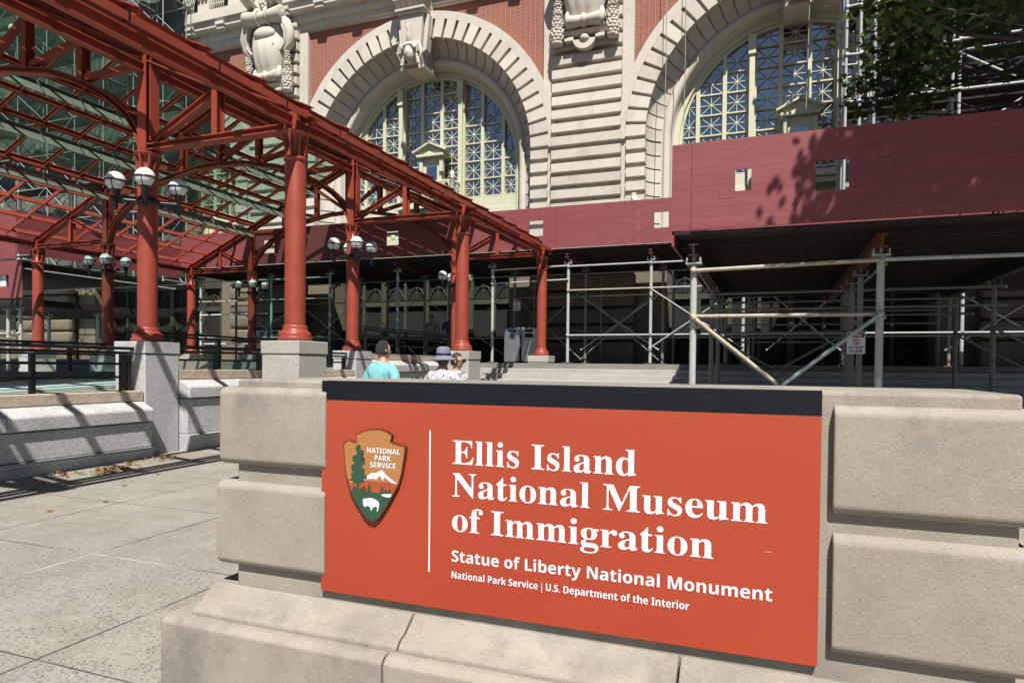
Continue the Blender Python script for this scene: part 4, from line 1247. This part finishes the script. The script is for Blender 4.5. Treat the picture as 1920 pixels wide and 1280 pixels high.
def near_shed():
    t = thing("sidewalk_shed", "tall maroon plywood shed on thick pipe legs at the right under the tree", "shed", (2, 12, 0))
    Y = 9.8
    panels = [(-1.31, -1.035, None, .018), (-1.03, 1.40, [(-.445, -.235, 3.962, 4.255), (.575, .978, 3.872, 4.27)], 0), (1.405, 3.84, None, .004), (3.845, 6.3, None, 0)]
    for a, b, holes, dy in panels:
        mb = MB(); z0, z1 = 3.462, 4.688
        if not holes: mb.box(a, b, Y + dy, Y + dy + .022, z0, z1)
        else:
            mid = .2
            panel_with_hole(mb, a, mid, z0, z1, Y, Y + .022, holes[0]); panel_with_hole(mb, mid, b, z0, z1, Y, Y + .022, holes[1])
        mb.build("plywood_panel", "maroon_plywood", t)
    MB().box(-.662, -.447, Y - .004, Y - .0005, 3.868, 4.362).build("repair_patch", "maroon_plywood", t)
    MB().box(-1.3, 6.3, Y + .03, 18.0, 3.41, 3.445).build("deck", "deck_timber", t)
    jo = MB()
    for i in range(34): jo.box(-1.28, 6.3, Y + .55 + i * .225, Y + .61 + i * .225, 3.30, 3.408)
    jo.build("joists", "deck_timber", t)
    MB().box(-1.3, -1.27, Y + .03, 18, 3.25, 4.6).build("side_board", "maroon_plywood", t)
    legs = [(-1.0, (9.98, 13.5, 15.4, 18.25)), (1.39, (9.98, 12.0, 13.1, 13.9)), (3.72, (9.98, 14.0, 16.5)), (6.0, (9.98, 13.5))]
    for x, ys in legs:
        MB().ibar((x, Y + .05, 3.19), (x, 17.9, 3.19), .13, .17, .016).build("cross_beam", "rust_beam" if 1 < x < 2 else "deck_timber", t)
        for y in ys:
            zb = 0.002
            if y > 15: zb = max(.1, 1.6 - .15 * (math.ceil((18.2 - y) / .32)))
            if y > 18.2: zb = 1.602
            post(t, x, y, zb, 2.98, "galvanised_pipe" if y < 10 else "shaded_pipe", .048 if y < 10 else .045)
    K = "galvanised_pipe"
    xa, xb, xc = -1.0, 1.39, 3.72
    y = 9.91
    rail(t, (xa, y, 2.90), (xb, y, 2.945), "rusty_pipe", .028); rail(t, (xb, y, 2.95), (xc, y, 2.93), K, .028)
    rail(t, (xa, y, 2.245), (xb, y, 2.235), "rusty_pipe", .026)
    rail(t, (xa + .02, y - .03, 2.22), (.20, y - .03, 1.25), "rusty_pipe", .027, "brace"); rail(t, (xb, y - .05, 2.24), (.17, y - .05, 1.25), "blue_pipe", .027, "brace")
    rail(t, (.19, y - .03, 1.26), (.19, y + .0, .1), K, .02, "brace")
    K = "shaded_pipe"
    for y in (13.42, 15.32, 18.15):
        rail(t, (xa, y, 2.93), (xc, y, 2.93), K, .026); rail(t, (xa, y, 2.62), (xc, y, 2.62), K, .024)
        rail(t, (xa, y, 2.18), (xb, y, 2.18), K, .024)
        zl = 1.0 if y < 15 else 1.4
        rail(t, (xa, y - .03, 2.16), (.35, y - .03, zl), K, .02, "brace"); rail(t, (xb, y - .05, 2.16), (.10, y - .05, zl), K, .02, "brace")
    for y in (13.92, 16.4):
        rail(t, (xc, y, 2.25), (6.0, y, 2.28), K, .024); rail(t, (xc, y - .03, 2.24), (5.2, y - .03, 1.4), K, .022, "brace")
    for z in (2.9, 2.2):
        for x in (xa, xb): rail(t, (x + .05, 9.98, z), (x + .05, 13.5, z), K, .02, "brace")
near_shed()

def left_shed():
    t = thing("sidewalk_shed", "maroon plywood shed behind the leftmost canopy columns with a square opening", "shed", (-23, 13, 1.15))
    mb = MB(); MB().box(-29, -20.24, 12.93, 12.955, 4.47, 5.86).build("plywood_panel", "maroon_plywood", t)
    MB().box(-29, -20.24, 12.96, 18.6, 4.40, 4.44).build("deck", "deck_timber", t)
    mb = MB(); panel_with_hole(mb, -24.9, -19.93, 3.33, 4.40, 12.90, 12.925, (-21.05, -20.5, 3.66, 4.0))
    mb.build("plywood_panel", "maroon_plywood", t)
    MB().box(-21.05, -20.78, 13.0, 13.03, 3.6, 4.1).build("white_board", "plain_white", t)
    MB().box(-24.9, -19.95, 12.96, 13.06, 4.43, 4.46).build("white_edge", "plain_white", t)
    MB().box(-24.9, -19.95, 12.93, 18, 3.12, 3.31).build("beam", "deck_timber", t)
    for x, y in ((-20.3, 13.1), (-21.0, 13.2), (-22.6, 13.1), (-20.3, 15.5), (-20.3, 17.6), (-22.6, 15.5)):
        post(t, x, y, 1.152, 2.98, "galvanised_pipe", .05)
    rail(t, (-22.6, 13.04, 2.3), (-20.3, 13.04, 2.32)); rail(t, (-22.6, 13.0, 1.5), (-20.3, 13.0, 2.3), "rusty_pipe", .02, "brace")
    for i in range(3): rail(t, (-20.3, 13.1 + i * 1.8, 4.2), (-20.3, 14.9 + i * 1.8, 4.2))
left_shed()

# ------------------------------------------------------------------ scaffolding
def scaffold(label, loc, xs, ys, zs, mat, rnd, r=.028, brace=.5, thin=1.0):
    t = thing("scaffold_tower", label, "scaffolding", loc)
    up, led, br, cl, pk = MB(), MB(), MB(), MB(), MB()
    for x in xs:
        for y in ys:
            up.tube([(x, y, zs[0]), (x, y, zs[-1])], r, 8)
            for z in zs: cl.lathe((x, y, z), [(r + .002, -.05), (r + .03, -.03), (r + .035, .03), (r + .002, .05)], 8)
    for z in zs:
        for y in ys:
            for a, b in zip(xs[:-1], xs[1:]):
                led.tube([(a, y - .04, z), (b, y - .04, z + rnd.uniform(-.03, .03))], r * .85, 6)
                if rnd.random() < brace and z < zs[-1] and b - a > .6:
                    k = zs[zs.index(z) + 1]
                    p, q = ((a, y - .08, z), (b, y - .08, k))
                    if rnd.random() < .5: p, q = (b, y - .08, z), (a, y - .08, k)
                    br.tube([p, q], r * .8, 6)
        for x in xs:
            for a, b in zip(ys[:-1], ys[1:]): led.tube([(x + .05, a, z + .06), (x + .05, b, z + .06)], r * .85, 6)
    up.build("uprights", mat, t); led.build("ledgers", mat, t); br.build("braces", mat, t); cl.build("couplers", "steel", t)
    for z in zs[1::2]:
        MB().box(xs[0], xs[-1], ys[0] + .1, ys[-1] - .1, z + .07, z + .11).build("plank_deck", "deck_timber", t)
    return t
rs = random.Random(3)
scaffold("tall pipe scaffolding in front of the building behind the glass of the canopy at left", (-30, 22, 4.9),
         [-41, -39, -37, -35, -33, -31, -29.2, -27.4, -25.6, -23.9], [21.2, 22.4], [4.95 + 1.5 * i for i in range(10)], "scaffold_pipe", rs, .026, .75)
sc = scaffold("pipe scaffolding with couplers rising beside the right arched window behind the tree", (5, 21, 4.9),
         [1.92, 2.27, 2.62, 4.6, 6.6, 8.6], [20.6, 21.3, 22.3], [4.95 + 1.3 * i for i in range(9)], "galvanised_pipe", rs, .042, .35)
def netting():
    mb = MB(); rnd = random.Random(5)
    nx, nz = 30, 30
    for x0, x1, y in ((4.6, 12, 23.0),):
        vs = [(x0 + (x1 - x0) * i / nx, y + .05 * math.sin(i * 2.2) + rnd.uniform(-.01, .01), 5 + 13 * j / nz) for j in range(nz + 1) for i in range(nx + 1)]
        mb.add(vs, [(j * (nx + 1) + i, j * (nx + 1) + i + 1, (j + 1) * (nx + 1) + i + 1, (j + 1) * (nx + 1) + i) for j in range(nz) for i in range(nx)], True)
    o = mb.build("debris_netting", "bark")
    tag(o, "dark brown debris sheeting hung on the building behind the tree", "sheeting")
netting()
def left_net():
    mb = MB(); rnd = random.Random(9)
    nx, nz = 60, 40
    vs = [(-42 + 17.5 * i / nx, 22.75 + .06 * math.sin(i * 1.3) + rnd.uniform(-.02, .02), 6.2 + 12 * j / nz) for j in range(nz + 1) for i in range(nx + 1)]
    mb.add(vs, [(j * (nx + 1) + i, j * (nx + 1) + i + 1, (j + 1) * (nx + 1) + i + 1, (j + 1) * (nx + 1) + i) for j in range(nz) for i in range(nx)], True)
    o = mb.build("debris_netting", "netting"); tag(o, "dark green netting behind the scaffolding seen through the canopy glass", "sheeting")
paint("netting", (.13, .15, .125), .9, .4, ((.30, .28, .23), 1.5, .55), .3, 1.2)
left_net()

# ------------------------------------------------------------------ ropes, box on the shed
for i, (x, y, z0, z1, lab) in enumerate(((-3.35, 23.0, 7.0, 17, "thin grey rope hanging over the voussoirs left of the right arch"), (-2.72, 23.0, 6.4, 17, "pair of thin ropes crossing the carved blocks nearest the right window"), (1.05, 22.9, 9.5, 17, "pale rope hanging down the middle of the right arched window"))):
    mb = MB().tube([(x, y, z1), (x + .03, y, (z0 + z1) / 2), (x - .02, y + .02, z0)], .014, 5)
    tag(mb.build("hanging_rope", "rope_grey"), lab, "rope", "ropes hanging down the facade")
def paint_can():
    t = thing("bucket", "small white and yellow bucket on the top edge of the far shed", "bucket", (-3.55, 18.8, 6.17), local=True)
    MB().lathe((0, 0, 0), [(0, 0), (.07, 0), (.085, .14), (.08, .14), (.07, .02)], 16).build("pail", "plain_white", t)
    MB().lathe((0, 0, .14), [(.088, 0), (.088, .03), (.06, .08), (0, .09)], 16).build("lid", "yellow_plastic", t)
    MB().box(-.02, .22, -.08, .06, 0.0, .05).build("rag", "plain_white", t)
paint_can()

# ------------------------------------------------------------------ bins and warning signs
def bin_(x, y, z, lab, w_=.52, h=1.12, blue=True, sq=True):
    t = thing("recycling_bin", lab, "bin", (x, y, z), "grey metal bins by the doors", True)
    MB().rbox(-w_ / 2, w_ / 2, -.3, .3, .04, h, .03, 3, False).build("bin_body", "steel", t)
    MB().box(-w_ / 2 + .03, w_ / 2 - .03, -.27, .27, 0, .038).build("plinth", "black_metal", t)
    if blue:
        MB().box(-.12, .14, -.306, -.301, h - .16, h - .06).build("label_plate", "bin_label", t)
        o = MB().lathe((.02, -.302, h - .27), [(0, 0), (.085, 0), (.095, -.01), (.095, .002)], 18, 'y').build("round_opening", "dark_interior", t)
    else:
        MB().box(-.13, .11, -.306, -.301, h - .15, h - .06).build("label_plate", "sign_black", t)
        MB().box(-.13, .13, -.306, -.301, h - .32, h - .19).build("square_opening", "dark_interior", t)
bin_(-7.48, 19.9, 1.6, "grey steel recycling bin with a round opening and blue label left of the last column")
bin_(-6.90, 19.9, 1.6, "grey steel bin with a square black opening right behind the last column", blue=False)
bin_(-17.2, 19.8, 1.6, "small grey bin with a blue label behind the far row lamp column")
bin_(-16.55, 19.8, 1.6, "small grey bin with a dark label to the right of the far row lamp column", blue=False)

def warn(x, y, z, w_, h, lab):
    t = thing("warning_sign", lab, "sign", (x, y, z), "white danger do not climb signs", True)
    MB().rbox(-w_ / 2, w_ / 2, 0, .006, 0, h, .002, 1, False).build("sign_plate", "letter_white", t)
    k = h / .36
    MB().box(-w_ / 2 + .012 * k, w_ / 2 - .012 * k, -.002, -.0005, h - .085 * k, h - .012 * k).build("danger_band", "sign_black", t)
    MB().lathe((0, -.003, h - .048 * k), [(0, 0), (1, 0)], 24, 'y')
    e = MB(); n = 28
    e.add([(w_ * .44 * math.cos(2 * math.pi * i / n), -.0032, h - .048 * k + .030 * k * math.sin(2 * math.pi * i / n)) for i in range(n)], [tuple(range(n))])
    e.build("red_oval", "danger_red", t)
    centred_text(MB(), "DANGER", 'sans', 0, w_ * .62, h - .064 * k, .032 * k, -.0044).build("lettering", "letter_white", t)
    c = MB(); zc = h - .155 * k
    vs = []
    for i in range(n):
        a = 2 * math.pi * i / n; vs += [(.058 * k * math.cos(a), -.0026, zc + .058 * k * math.sin(a)), (.045 * k * math.cos(a), -.0026, zc + .045 * k * math.sin(a))]
    c.add(vs, [(2 * i, 2 * ((i + 1) % n), 2 * ((i + 1) % n) + 1, 2 * i + 1) for i in range(n)])
    c.bar((-.036 * k, -.0034, zc + .036 * k), (.036 * k, -.0034, zc - .036 * k), .001, .013 * k, (1, 0, 1))
    c.build("prohibition_ring", "danger_red", t)
    p = MB(); p.ball((.004 * k, -.0016, zc + .026 * k), .009 * k, .001, .009 * k, 10, 6)
    p.bar((0, -.0018, zc + .018 * k), (-.004 * k, -.0018, zc - .012 * k), .001, .014 * k, (1, 0, 0))
    for q in ((-.026, .022), (.028, .014)): p.bar((0, -.0016, zc + .014 * k), (q[0] * k, -.0016, zc + q[1] * k), .001, .007 * k, (1, 0, .1))
    for q in ((-.022, -.034), (.018, -.036)): p.bar((-.004 * k, -.0016, zc - .01 * k), (q[0] * k, -.0016, zc + q[1] * k), .001, .008 * k, (1, 0, .1))
    p.build("climber_symbol", "sign_black", t)
    centred_text(MB(), "DO NOT", 'sans', 0, w_ * .80, h - .275 * k, .042 * k, -.0022).build("lettering", "sign_black", t)
    centred_text(MB(), "CLIMB", 'sans', 0, w_ * .68, h - .335 * k, .042 * k, -.0022).build("lettering", "sign_black", t)
warn(1.33, 12.48 - .6, 1.755, .262, .345, "white do not climb sign tied to the grey pipe legs under the right shed")
warn(-7.64, 20.45, 3.32, .25, .36, "small white do not climb sign on a post above the steel bins")

# ------------------------------------------------------------------ leaves on the pavement
LEAF = [(0, -.5), (.06, -.18), (.28, -.30), (.22, -.10), (.50, -.02), (.30, .10), (.42, .34), (.16, .26), (0, .55), (-.16, .26), (-.42, .34), (-.30, .10), (-.50, -.02), (-.22, -.10), (-.28, -.30), (-.06, -.18)]
def leaf_into(mb, c, size, ax, ay, fold=.0):
    n = ax.cross(ay)
    vs = [c + ax * (x * size) + ay * (y * size) + n * (abs(x) * fold * size) for x, y in LEAF]
    vs.append(c + n * 0)
    k = len(LEAF)
    mb.add(vs, [(i, (i + 1) % k, k) for i in range(k)])
def litter():
    rnd = random.Random(11)
    for x, y, n, sp, lab in ((-7.88, 6.18, 55, .16, "largest heap of dry brown leaves on the pavement"), (-8.13, 7.20, 26, .13, "small heap of dry leaves nearest the granite pedestal"), (-8.13, 6.68, 12, .10, "few crushed leaves between the two leaf heaps"), (-8.15, 5.72, 16, .12, "thin dark heap of leaves in the shadow at left")):
        mb = MB()
        for i in range(n):
            a = rnd.uniform(0, 6.28); r = abs(rnd.gauss(0, sp))
            h = max(0, .055 * (1 - r / (sp * 1.6)))
            d = Vector((rnd.gauss(0, 1), rnd.gauss(0, 1), rnd.gauss(0, .6))).normalized(); e = d.cross(Vector((rnd.gauss(0, .5), rnd.gauss(0, .5), 1))).normalized()
            leaf_into(mb, Vector((x + r * math.cos(a) * .7, y + r * math.sin(a) * 1.1, .022 + .0135 * y + rnd.uniform(0, h))), rnd.uniform(.05, .09), d, e, rnd.uniform(-.9, .9))
        tag(mb.build("leaf_heap", "dry_leaf"), lab, "dry leaves", "heaps of dry leaves on the pavement")
    for i, (x, y) in enumerate(((-7.66, 5.07), (-7.9, 5.36), (-7.75, 5.25), (-7.2, 6.3), (-7.5, 7.3), (-6.9, 5.6), (-6.3, 4.9), (-7.0, 7.7), (-6.4, 4.4))):
        mb = MB(); d = Vector((rnd.gauss(0, 1), rnd.gauss(0, 1), .1)).normalized(); e = d.cross(Vector((0, .2, 1))).normalized()
        leaf_into(mb, Vector((x, y, .018 + .0135 * y)), .085, d, e, .5)
        tag(mb.build("fallen_leaf", "dry_leaf"), "single dry leaf lying on the pale pavement", "leaf", "single dry leaves on the pavement")
litter()

# ------------------------------------------------------------------ maple tree
def tree():
    rnd = random.Random(21)
    t = thing("maple_tree", "leafy green maple overhanging the right shed from the side", "tree", (6.6, 7.4, 0))
    tr = MB(); base = Vector((6.6, 7.4, 0))
    tr.tube([base, base + Vector((.05, 0, .5)), base + Vector((-.1, .1, 2)), base + Vector((-.2, .2, 4)), base + Vector((-.3, .3, 6.2)), base + Vector((-.3, .4, 8.5)), base + Vector((-.2, .4, 11))], [.42, .32, .27, .24, .2, .13, .05], 12)
    tr.build("trunk", "bark", t)
    br = MB(); tips = []
    def limb(p, d, L, r, depth):
        pts = [p]; q = p.copy(); dd = d.copy()
        k = 5
        for i in range(k):
            dd = (dd + Vector((rnd.gauss(0, .13), rnd.gauss(0, .13), rnd.gauss(0, .09) - .02))).normalized()
            q = q + dd * (L / k); pts.append(q.copy())
        if depth < 2 and (q.x < .118 * q.y + .1 or p.x < .118 * p.y + .1 or (q.y < 9.7 and q.x - .285 * (9.8 - q.y) / .62 < .5)): return
        br.tube(pts, [r * (1 - .8 * i / k) for i in range(k + 1)], 6 if r > .03 else 5, False)
        if depth == 0:
            tips.extend(pts[2:]); return
        tips.extend(pts[3:])
        for i in (2, 3, 4, 5):
            for s in range(2 if depth > 1 else 1):
                nd = (dd + Vector((rnd.gauss(0, .65), rnd.gauss(0, .65), rnd.gauss(0, .4)))).normalized()
                limb(pts[i], nd, L * rnd.uniform(.42, .62), r * .45, depth - 1)
    A = lambda h: base + Vector((-.2, .25, h))
    # limbs reaching over the shed
    for h, tgt, r in ((4.6, (1.75, 11.0, 6.1), .10), (5.2, (2.6, 11.3, 6.9), .10), (5.0, (3.6, 10.9, 6.3), .09), (6.0, (1.9, 10.6, 7.6), .10), (6.6, (3.2, 10.2, 8.2), .1), (4.4, (3.9, 10.6, 5.75), .07),
                      (7.2, (2.0, 8.0, 8.6), .12), (8.0, (2.8, 6.6, 10.0), .11), (8.6, (4.0, 5.4, 11.0), .1), (7.0, (2.7, 7.0, 7.9), .1), (6.2, (4.2, 8.6, 7.4), .1), (8.4, (5.6, 9.0, 11.5), .1), (6.8, (4.6, 6.2, 8.4), .1), (9.0, (7.8, 7.0, 11.5), .1), (7.5, (9.0, 6.2, 9.6), .1), (7.0, (8.6, 9.6, 8.6), .1)):
        p = A(h); v = Vector(tgt) - p
        limb(p, v.normalized(), v.length, r, 2)
    br.build("limbs", "bark", t)
    cr_ = MB(); n = 0
    def leaves(c, k, sp):
        for _ in range(k):
            o = Vector((rnd.gauss(0, sp), rnd.gauss(0, sp), rnd.gauss(0, sp * .6) - .05))
            nrm = Vector((rnd.gauss(0, .55), rnd.gauss(0, .55) - .25, rnd.uniform(.3, 1))).normalized()
            ax = nrm.cross(Vector((rnd.gauss(0, 1), rnd.gauss(0, 1), .1))).normalized(); ay = nrm.cross(ax)
            leaf_into(cr_, c + o, rnd.uniform(.10, .19), ax, ay, rnd.uniform(-.3, .3))
    def shade_ok(p):
        q = (9.8 - p.y) / .62
        return p.y > 9.7 or p.x - .285 * q > .42 + .25 * (4.7 - (p.z - q)) * -1 or not (2.9 < p.z - q < 5.3)
    def ok(p): return shade_ok(p) and p.x > .112 * p.y + abs(rnd.gauss(0, .16)) - .02 and not (p.y > 10 and p.x > .185 * p.y and p.z < 6.35 + .25 * (p.x - 2.2)) and (p.y > 9.9 or p.z > 5.3) and p.z > 5.0
    for p in tips:
        if ok(p): leaves(p, 10, .20)
    for cnt, c, r in ((300, (4.2, 7.0, 8.4), (2.6, 2.2, 2.0)), (135, (2.6, 11.2, 6.9), (1.7, .7, 1.5)), (52, (1.8, 11.2, 6.1), (.6, .5, .75)), (170, (4.6, 7.2, 8.2), (3.4, 3.0, 2.4)), (90, (5.6, 6.6, 6.3), (2.4, 2.2, 1.2)), (60, (6.8, 7.5, 9.5), (2.6, 2.6, 2.2))):
        for _ in range(cnt):
            while True:
                q = Vector((rnd.uniform(-1, 1), rnd.uniform(-1, 1), rnd.uniform(-1, 1)))
                if q.length < 1: break
            p = Vector((c[0] + q.x * r[0], c[1] + q.y * r[1], c[2] + q.z * r[2]))
            if ok(p): leaves(p, 17, .25)
    cr_.build("crown", "maple_leaf", t)
    print("LEAVES", len(cr_.f) // 16)
tree()

# ------------------------------------------------------------------ people
def skin_mesh(verts, edges, radii, root, levels=2, voxel=None, extra=None):
    me = D.meshes.new("sk"); me.from_pydata([Vector(v) for v in verts], edges, [])
    o = D.objects.new("sk", me); COL.objects.link(o)
    o.modifiers.new("s", 'SKIN')
    for i, r in enumerate(radii):
        d = me.skin_vertices[0].data[i]; d.radius = (r, r) if isinstance(r, (int, float)) else r
        d.use_root = (i == root)
    ss = o.modifiers.new("ss", 'SUBSURF'); ss.levels = levels
    dg = bpy.context.evaluated_depsgraph_get(); dg.update()
    m2 = D.meshes.new_from_object(o.evaluated_get(dg))
    vs = [v.co[:] for v in m2.vertices]; fs = [tuple(p.vertices) for p in m2.polygons]
    D.objects.remove(o); D.meshes.remove(m2)
    mb = MB(); mb.add(vs, fs, True)
    if extra: extra(mb)
    if voxel:
        me = D.meshes.new("vx"); me.from_pydata(mb.v, [], mb.f); o = D.objects.new("vx", me); COL.objects.link(o)
        rm = o.modifiers.new("r", 'REMESH'); rm.mode = 'VOXEL'; rm.voxel_size = voxel
        sm = o.modifiers.new("sm", 'SMOOTH'); sm.iterations = 2; sm.factor = .4
        dg = bpy.context.evaluated_depsgraph_get(); dg.update()
        m2 = D.meshes.new_from_object(o.evaluated_get(dg))
        mb = MB(); mb.add([v.co[:] for v in m2.vertices], [tuple(p.vertices) for p in m2.polygons], True)
        D.objects.remove(o); D.meshes.remove(m2)
    return mb
def person(label, loc, rz, H, cloth, legs, hair, head_turn=0., hat=None, glasses=False, sleeve='short', build=1.0, arms=((.07, -.02), (.07, .02)), holds=None, hair_style='short'):
    """standing person facing local -y; returns the thing"""
    t = thing("person", label, "person", loc, "people standing near the entrance", True, rz)
    k = H / 1.75
    sh = .195 * build
    V, E_, Rr = [], [], []
    def add(p, r, link=None):
        V.append((p[0] * k, p[1] * k, p[2] * k)); Rr.append(tuple(x * k for x in r) if isinstance(r, tuple) else r * k)
        if link is not None: E_.append((link, len(V) - 1))
        return len(V) - 1
    pel = add((0, 0, .95), (.155 * build, .115)); wst = add((0, 0, 1.10), (.14 * build, .105), pel); chest = add((0, .01, 1.28), (.165 * build, .115), wst)
    up = add((0, .015, 1.40), (.12, .09), chest); neck = add((0, .01, 1.49), .058, up); hd = add((0, -.015, 1.58), .062, neck)
    for s, (ox, oy) in ((1, arms[0]), (-1, arms[1])):
        a = add((s * sh * .8, .015, 1.405), .062, up); b = add((s * (sh + .035), .02, 1.34), .056, a); e = add((s * (sh + ox), .04, 1.10), .042, b)
        w_ = add((s * (sh + ox + .01), oy - .05, .865), .029, e)
        pm = add((s * (sh + ox + .005), oy - .075, .80), (.022, .036), w_)
        hb = (s * (sh + ox), oy - .085)
        for q, (dy, L) in enumerate(((-.03, .075), (-.01, .085), (.01, .08), (.03, .062))):
            f1 = add((hb[0], hb[1] + dy, .755), .010, pm); f2 = add((hb[0] - s * .008, hb[1] + dy - .006, .755 - L * .55), .009, f1)
            add((hb[0] - s * .024, hb[1] + dy - .010, .755 - L), .0075, f2)
        t1 = add((hb[0] - s * .012, hb[1] - .045, .80), .011, w_); add((hb[0] - s * .02, hb[1] - .062, .755), .009, t1)
    for s in (1, -1):
        h_ = add((s * .095, 0, .88), .095, pel); kn = add((s * .105, -.01, .49), .058, h_); an = add((s * .11, .02, .09), .04, kn)
        ft = add((s * .115, -.06, .045), .04, an); add((s * .12, -.15, .03), .032, ft)
    ct, st = math.cos(head_turn), math.sin(head_turn)
    hc = Vector((0, -.02, 1.635)) * k
    def hp(p):  # head-local to body
        p = Vector(p) * k; return hc + Vector((p.x * ct - p.y * st, p.x * st + p.y * ct, p.z))
    def head(mb):
        n, m_ = 28, 22; vs = []
        for j in range(m_ + 1):
            th = math.pi * j / m_
            for i in range(n):
                a = 2 * math.pi * i / n
                x = math.sin(th) * math.cos(a); y = math.sin(th) * math.sin(a); z = -math.cos(th)
                p = Vector((x * .074 * (1 - .20 * max(0, -z)), y * .094 + .006, z * .117))
                if y < 0:
                    f = math.exp(-(x / .15) ** 2)
                    p.y -= .026 * f * math.exp(-((z + .14) / .15) ** 2) + .008 * f * math.exp(-((z + .66) / .08) ** 2) + .010 * f * math.exp(-((z + .9) / .14) ** 2)
                    p.y += .004 * f * math.exp(-((z + .55) / .03) ** 2)
                    for ex in (-.4, .4): p.y += .012 * math.exp(-((x - ex) / .17) ** 2 - ((z - .06) / .10) ** 2)
                vs.append(hp(p))
        mb.add(vs, [(j * n + i, j * n + (i + 1) % n, (j + 1) * n + (i + 1) % n, (j + 1) * n + i) for j in range(m_) for i in range(n)], True)
        for s in (-1, 1): mb.ball(hp((s * .078, .012, -.005)), .010 * k, .018 * k, .030 * k, 8, 6)
    skin_mesh(V, E_, Rr, 0, 2, .0085, head).build("body", "skin", t)
    # shirt
    V, E_, Rr = [], [], []
    pel = add((0, 0, .90), (.172 * build, .130)); wst = add((0, 0, 1.08), (.162 * build, .124), pel); chest = add((0, .012, 1.28), (.182 * build, .130), wst)
    up = add((0, .018, 1.395), (.135 * build, .100), chest); add((0, .012, 1.47), .064, up)
    for s, (ox, oy) in ((1, arms[0]), (-1, arms[1])):
        a = add((s * sh * .8, .015, 1.40), .076, up); b = add((s * (sh + .035), .02, 1.335), .070, a); e = add((s * (sh + ox), .04, 1.12), .060, b)
        if sleeve == 'long': add((s * (sh + ox + .01), oy - .04, .90), .045, e)
    skin_mesh(V, E_, Rr, 0, 2, .012).build("shirt", cloth, t)
    MB().lathe(Vector((0, .008, 1.455)) * k, [(.078 * k, 0), (.070 * k, .03 * k), (.066 * k, .045 * k), (.072 * k, .04 * k), (.086 * k, .0)], 18).build("collar", cloth, t)
    V, E_, Rr = [], [], []
    pel = add((0, 0, .95), (.160 * build, .122))
    for s in (1, -1):
        h_ = add((s * .095, 0, .86), .105, pel); kn = add((s * .105, -.01, .49), .078, h_); add((s * .11, .02, .07), .062, kn)
    skin_mesh(V, E_, Rr, 0, 2, .014).build("trousers", legs, t)
    for s in (1, -1): MB().ball(Vector((s * .118, -.065, .04)) * k, .052 * k, .145 * k, .045 * k, 14, 8).build("shoe", "shoe", t)
    # hair
    rnd = random.Random(int(H * 1000)); h = MB(); n, m_ = 30, 18; vs = []
    for j in range(m_ + 1):
        th = math.pi * j / m_
        for i in range(n):
            a = 2 * math.pi * i / n
            x = math.sin(th) * math.cos(a); y = math.sin(th) * math.sin(a); z = -math.cos(th)
            r = 1.0 + rnd.uniform(-.025, .035)
            low = -.50 if hair_style == 'short' else -1.0
            if z < low: z_ = low + (z - low) * .1; r *= .86
            else: z_ = z
            p = Vector((x * .083 * r, y * .100 * r + .014, z_ * .128 * r + .004))
            if y < -.25 and z < .52: p.y = max(p.y, -.02); p.x *= .93
            vs.append(hp(p))
    h.add(vs, [(j * n + i, j * n + (i + 1) % n, (j + 1) * n + (i + 1) % n, (j + 1) * n + i) for j in range(m_) for i in range(n)], True)
    h.build("hair", hair, t)
    if hat:
        c = hp((0, .008, .035)); b = MB()
        b.lathe(c, [(q * k, z * k) for q, z in ((.0, .128), (.05, .126), (.083, .112), (.096, .085), (.100, .03), (.103, .0), (.15, -.025), (.178, -.055), (.176, -.06), (.148, -.032), (.10, -.006))], 30)
        ho = b.build("bucket_hat", hat, t)
        sub(ho, "hat_band", "sign_black", MB().lathe(c, [(.1035 * k, .004 * k), (.1045 * k, .006 * k), (.1025 * k, .034 * k), (.1015 * k, .034 * k)], 30))
    if glasses:
        g = MB()
        for s in (-1, 1): g.ball(hp((s * .034, -.098, .008)), .030 * k, .012 * k, .023 * k, 12, 8); g.bar(hp((s * .066, -.085, .014)), hp((s * .079, .01, .012)), .006, .008)
        g.bar(hp((-.02, -.106, .014)), hp((.02, -.106, .014)), .006, .008)
        g.build("sunglasses", "lamp_black", t)
    return t
def gz(y): return .0135 * y
person("person with short dark greying hair in a turquoise shirt seen from behind", (-4.43, 7.15, gz(7.15) - .005), math.radians(168), 1.70, "aqua_cloth", "khaki", "dark_hair", math.radians(-18), sleeve='long')
person("person in a blue grey bucket hat and black and white patterned shirt seen from behind", (-3.78, 7.5, gz(7.5) - .005), math.radians(172), 1.60, "print_cloth", "trouser", "brown_hair", math.radians(10), hat="hat_felt", build=1.08, hair_style='long')
person("person in dark sunglasses turning to the right behind the bucket hat", (-3.85, 8.05, gz(8.05) - .005), math.radians(70), 1.555, "print_cloth", "khaki", "brown_hair", math.radians(25), glasses=True, hair_style='short')
person("dim person in a pale shirt standing in the dark doorway under the shed", (-11.15, 21.2, 1.602), math.radians(15), 1.70, "pale_shirt", "trouser", "brown_hair")
person("dim person in a dark blue shirt standing in the dark doorway under the shed", (-10.45, 21.3, 1.602), math.radians(-150), 1.74, "blue_shirt", "trouser", "dark_hair")
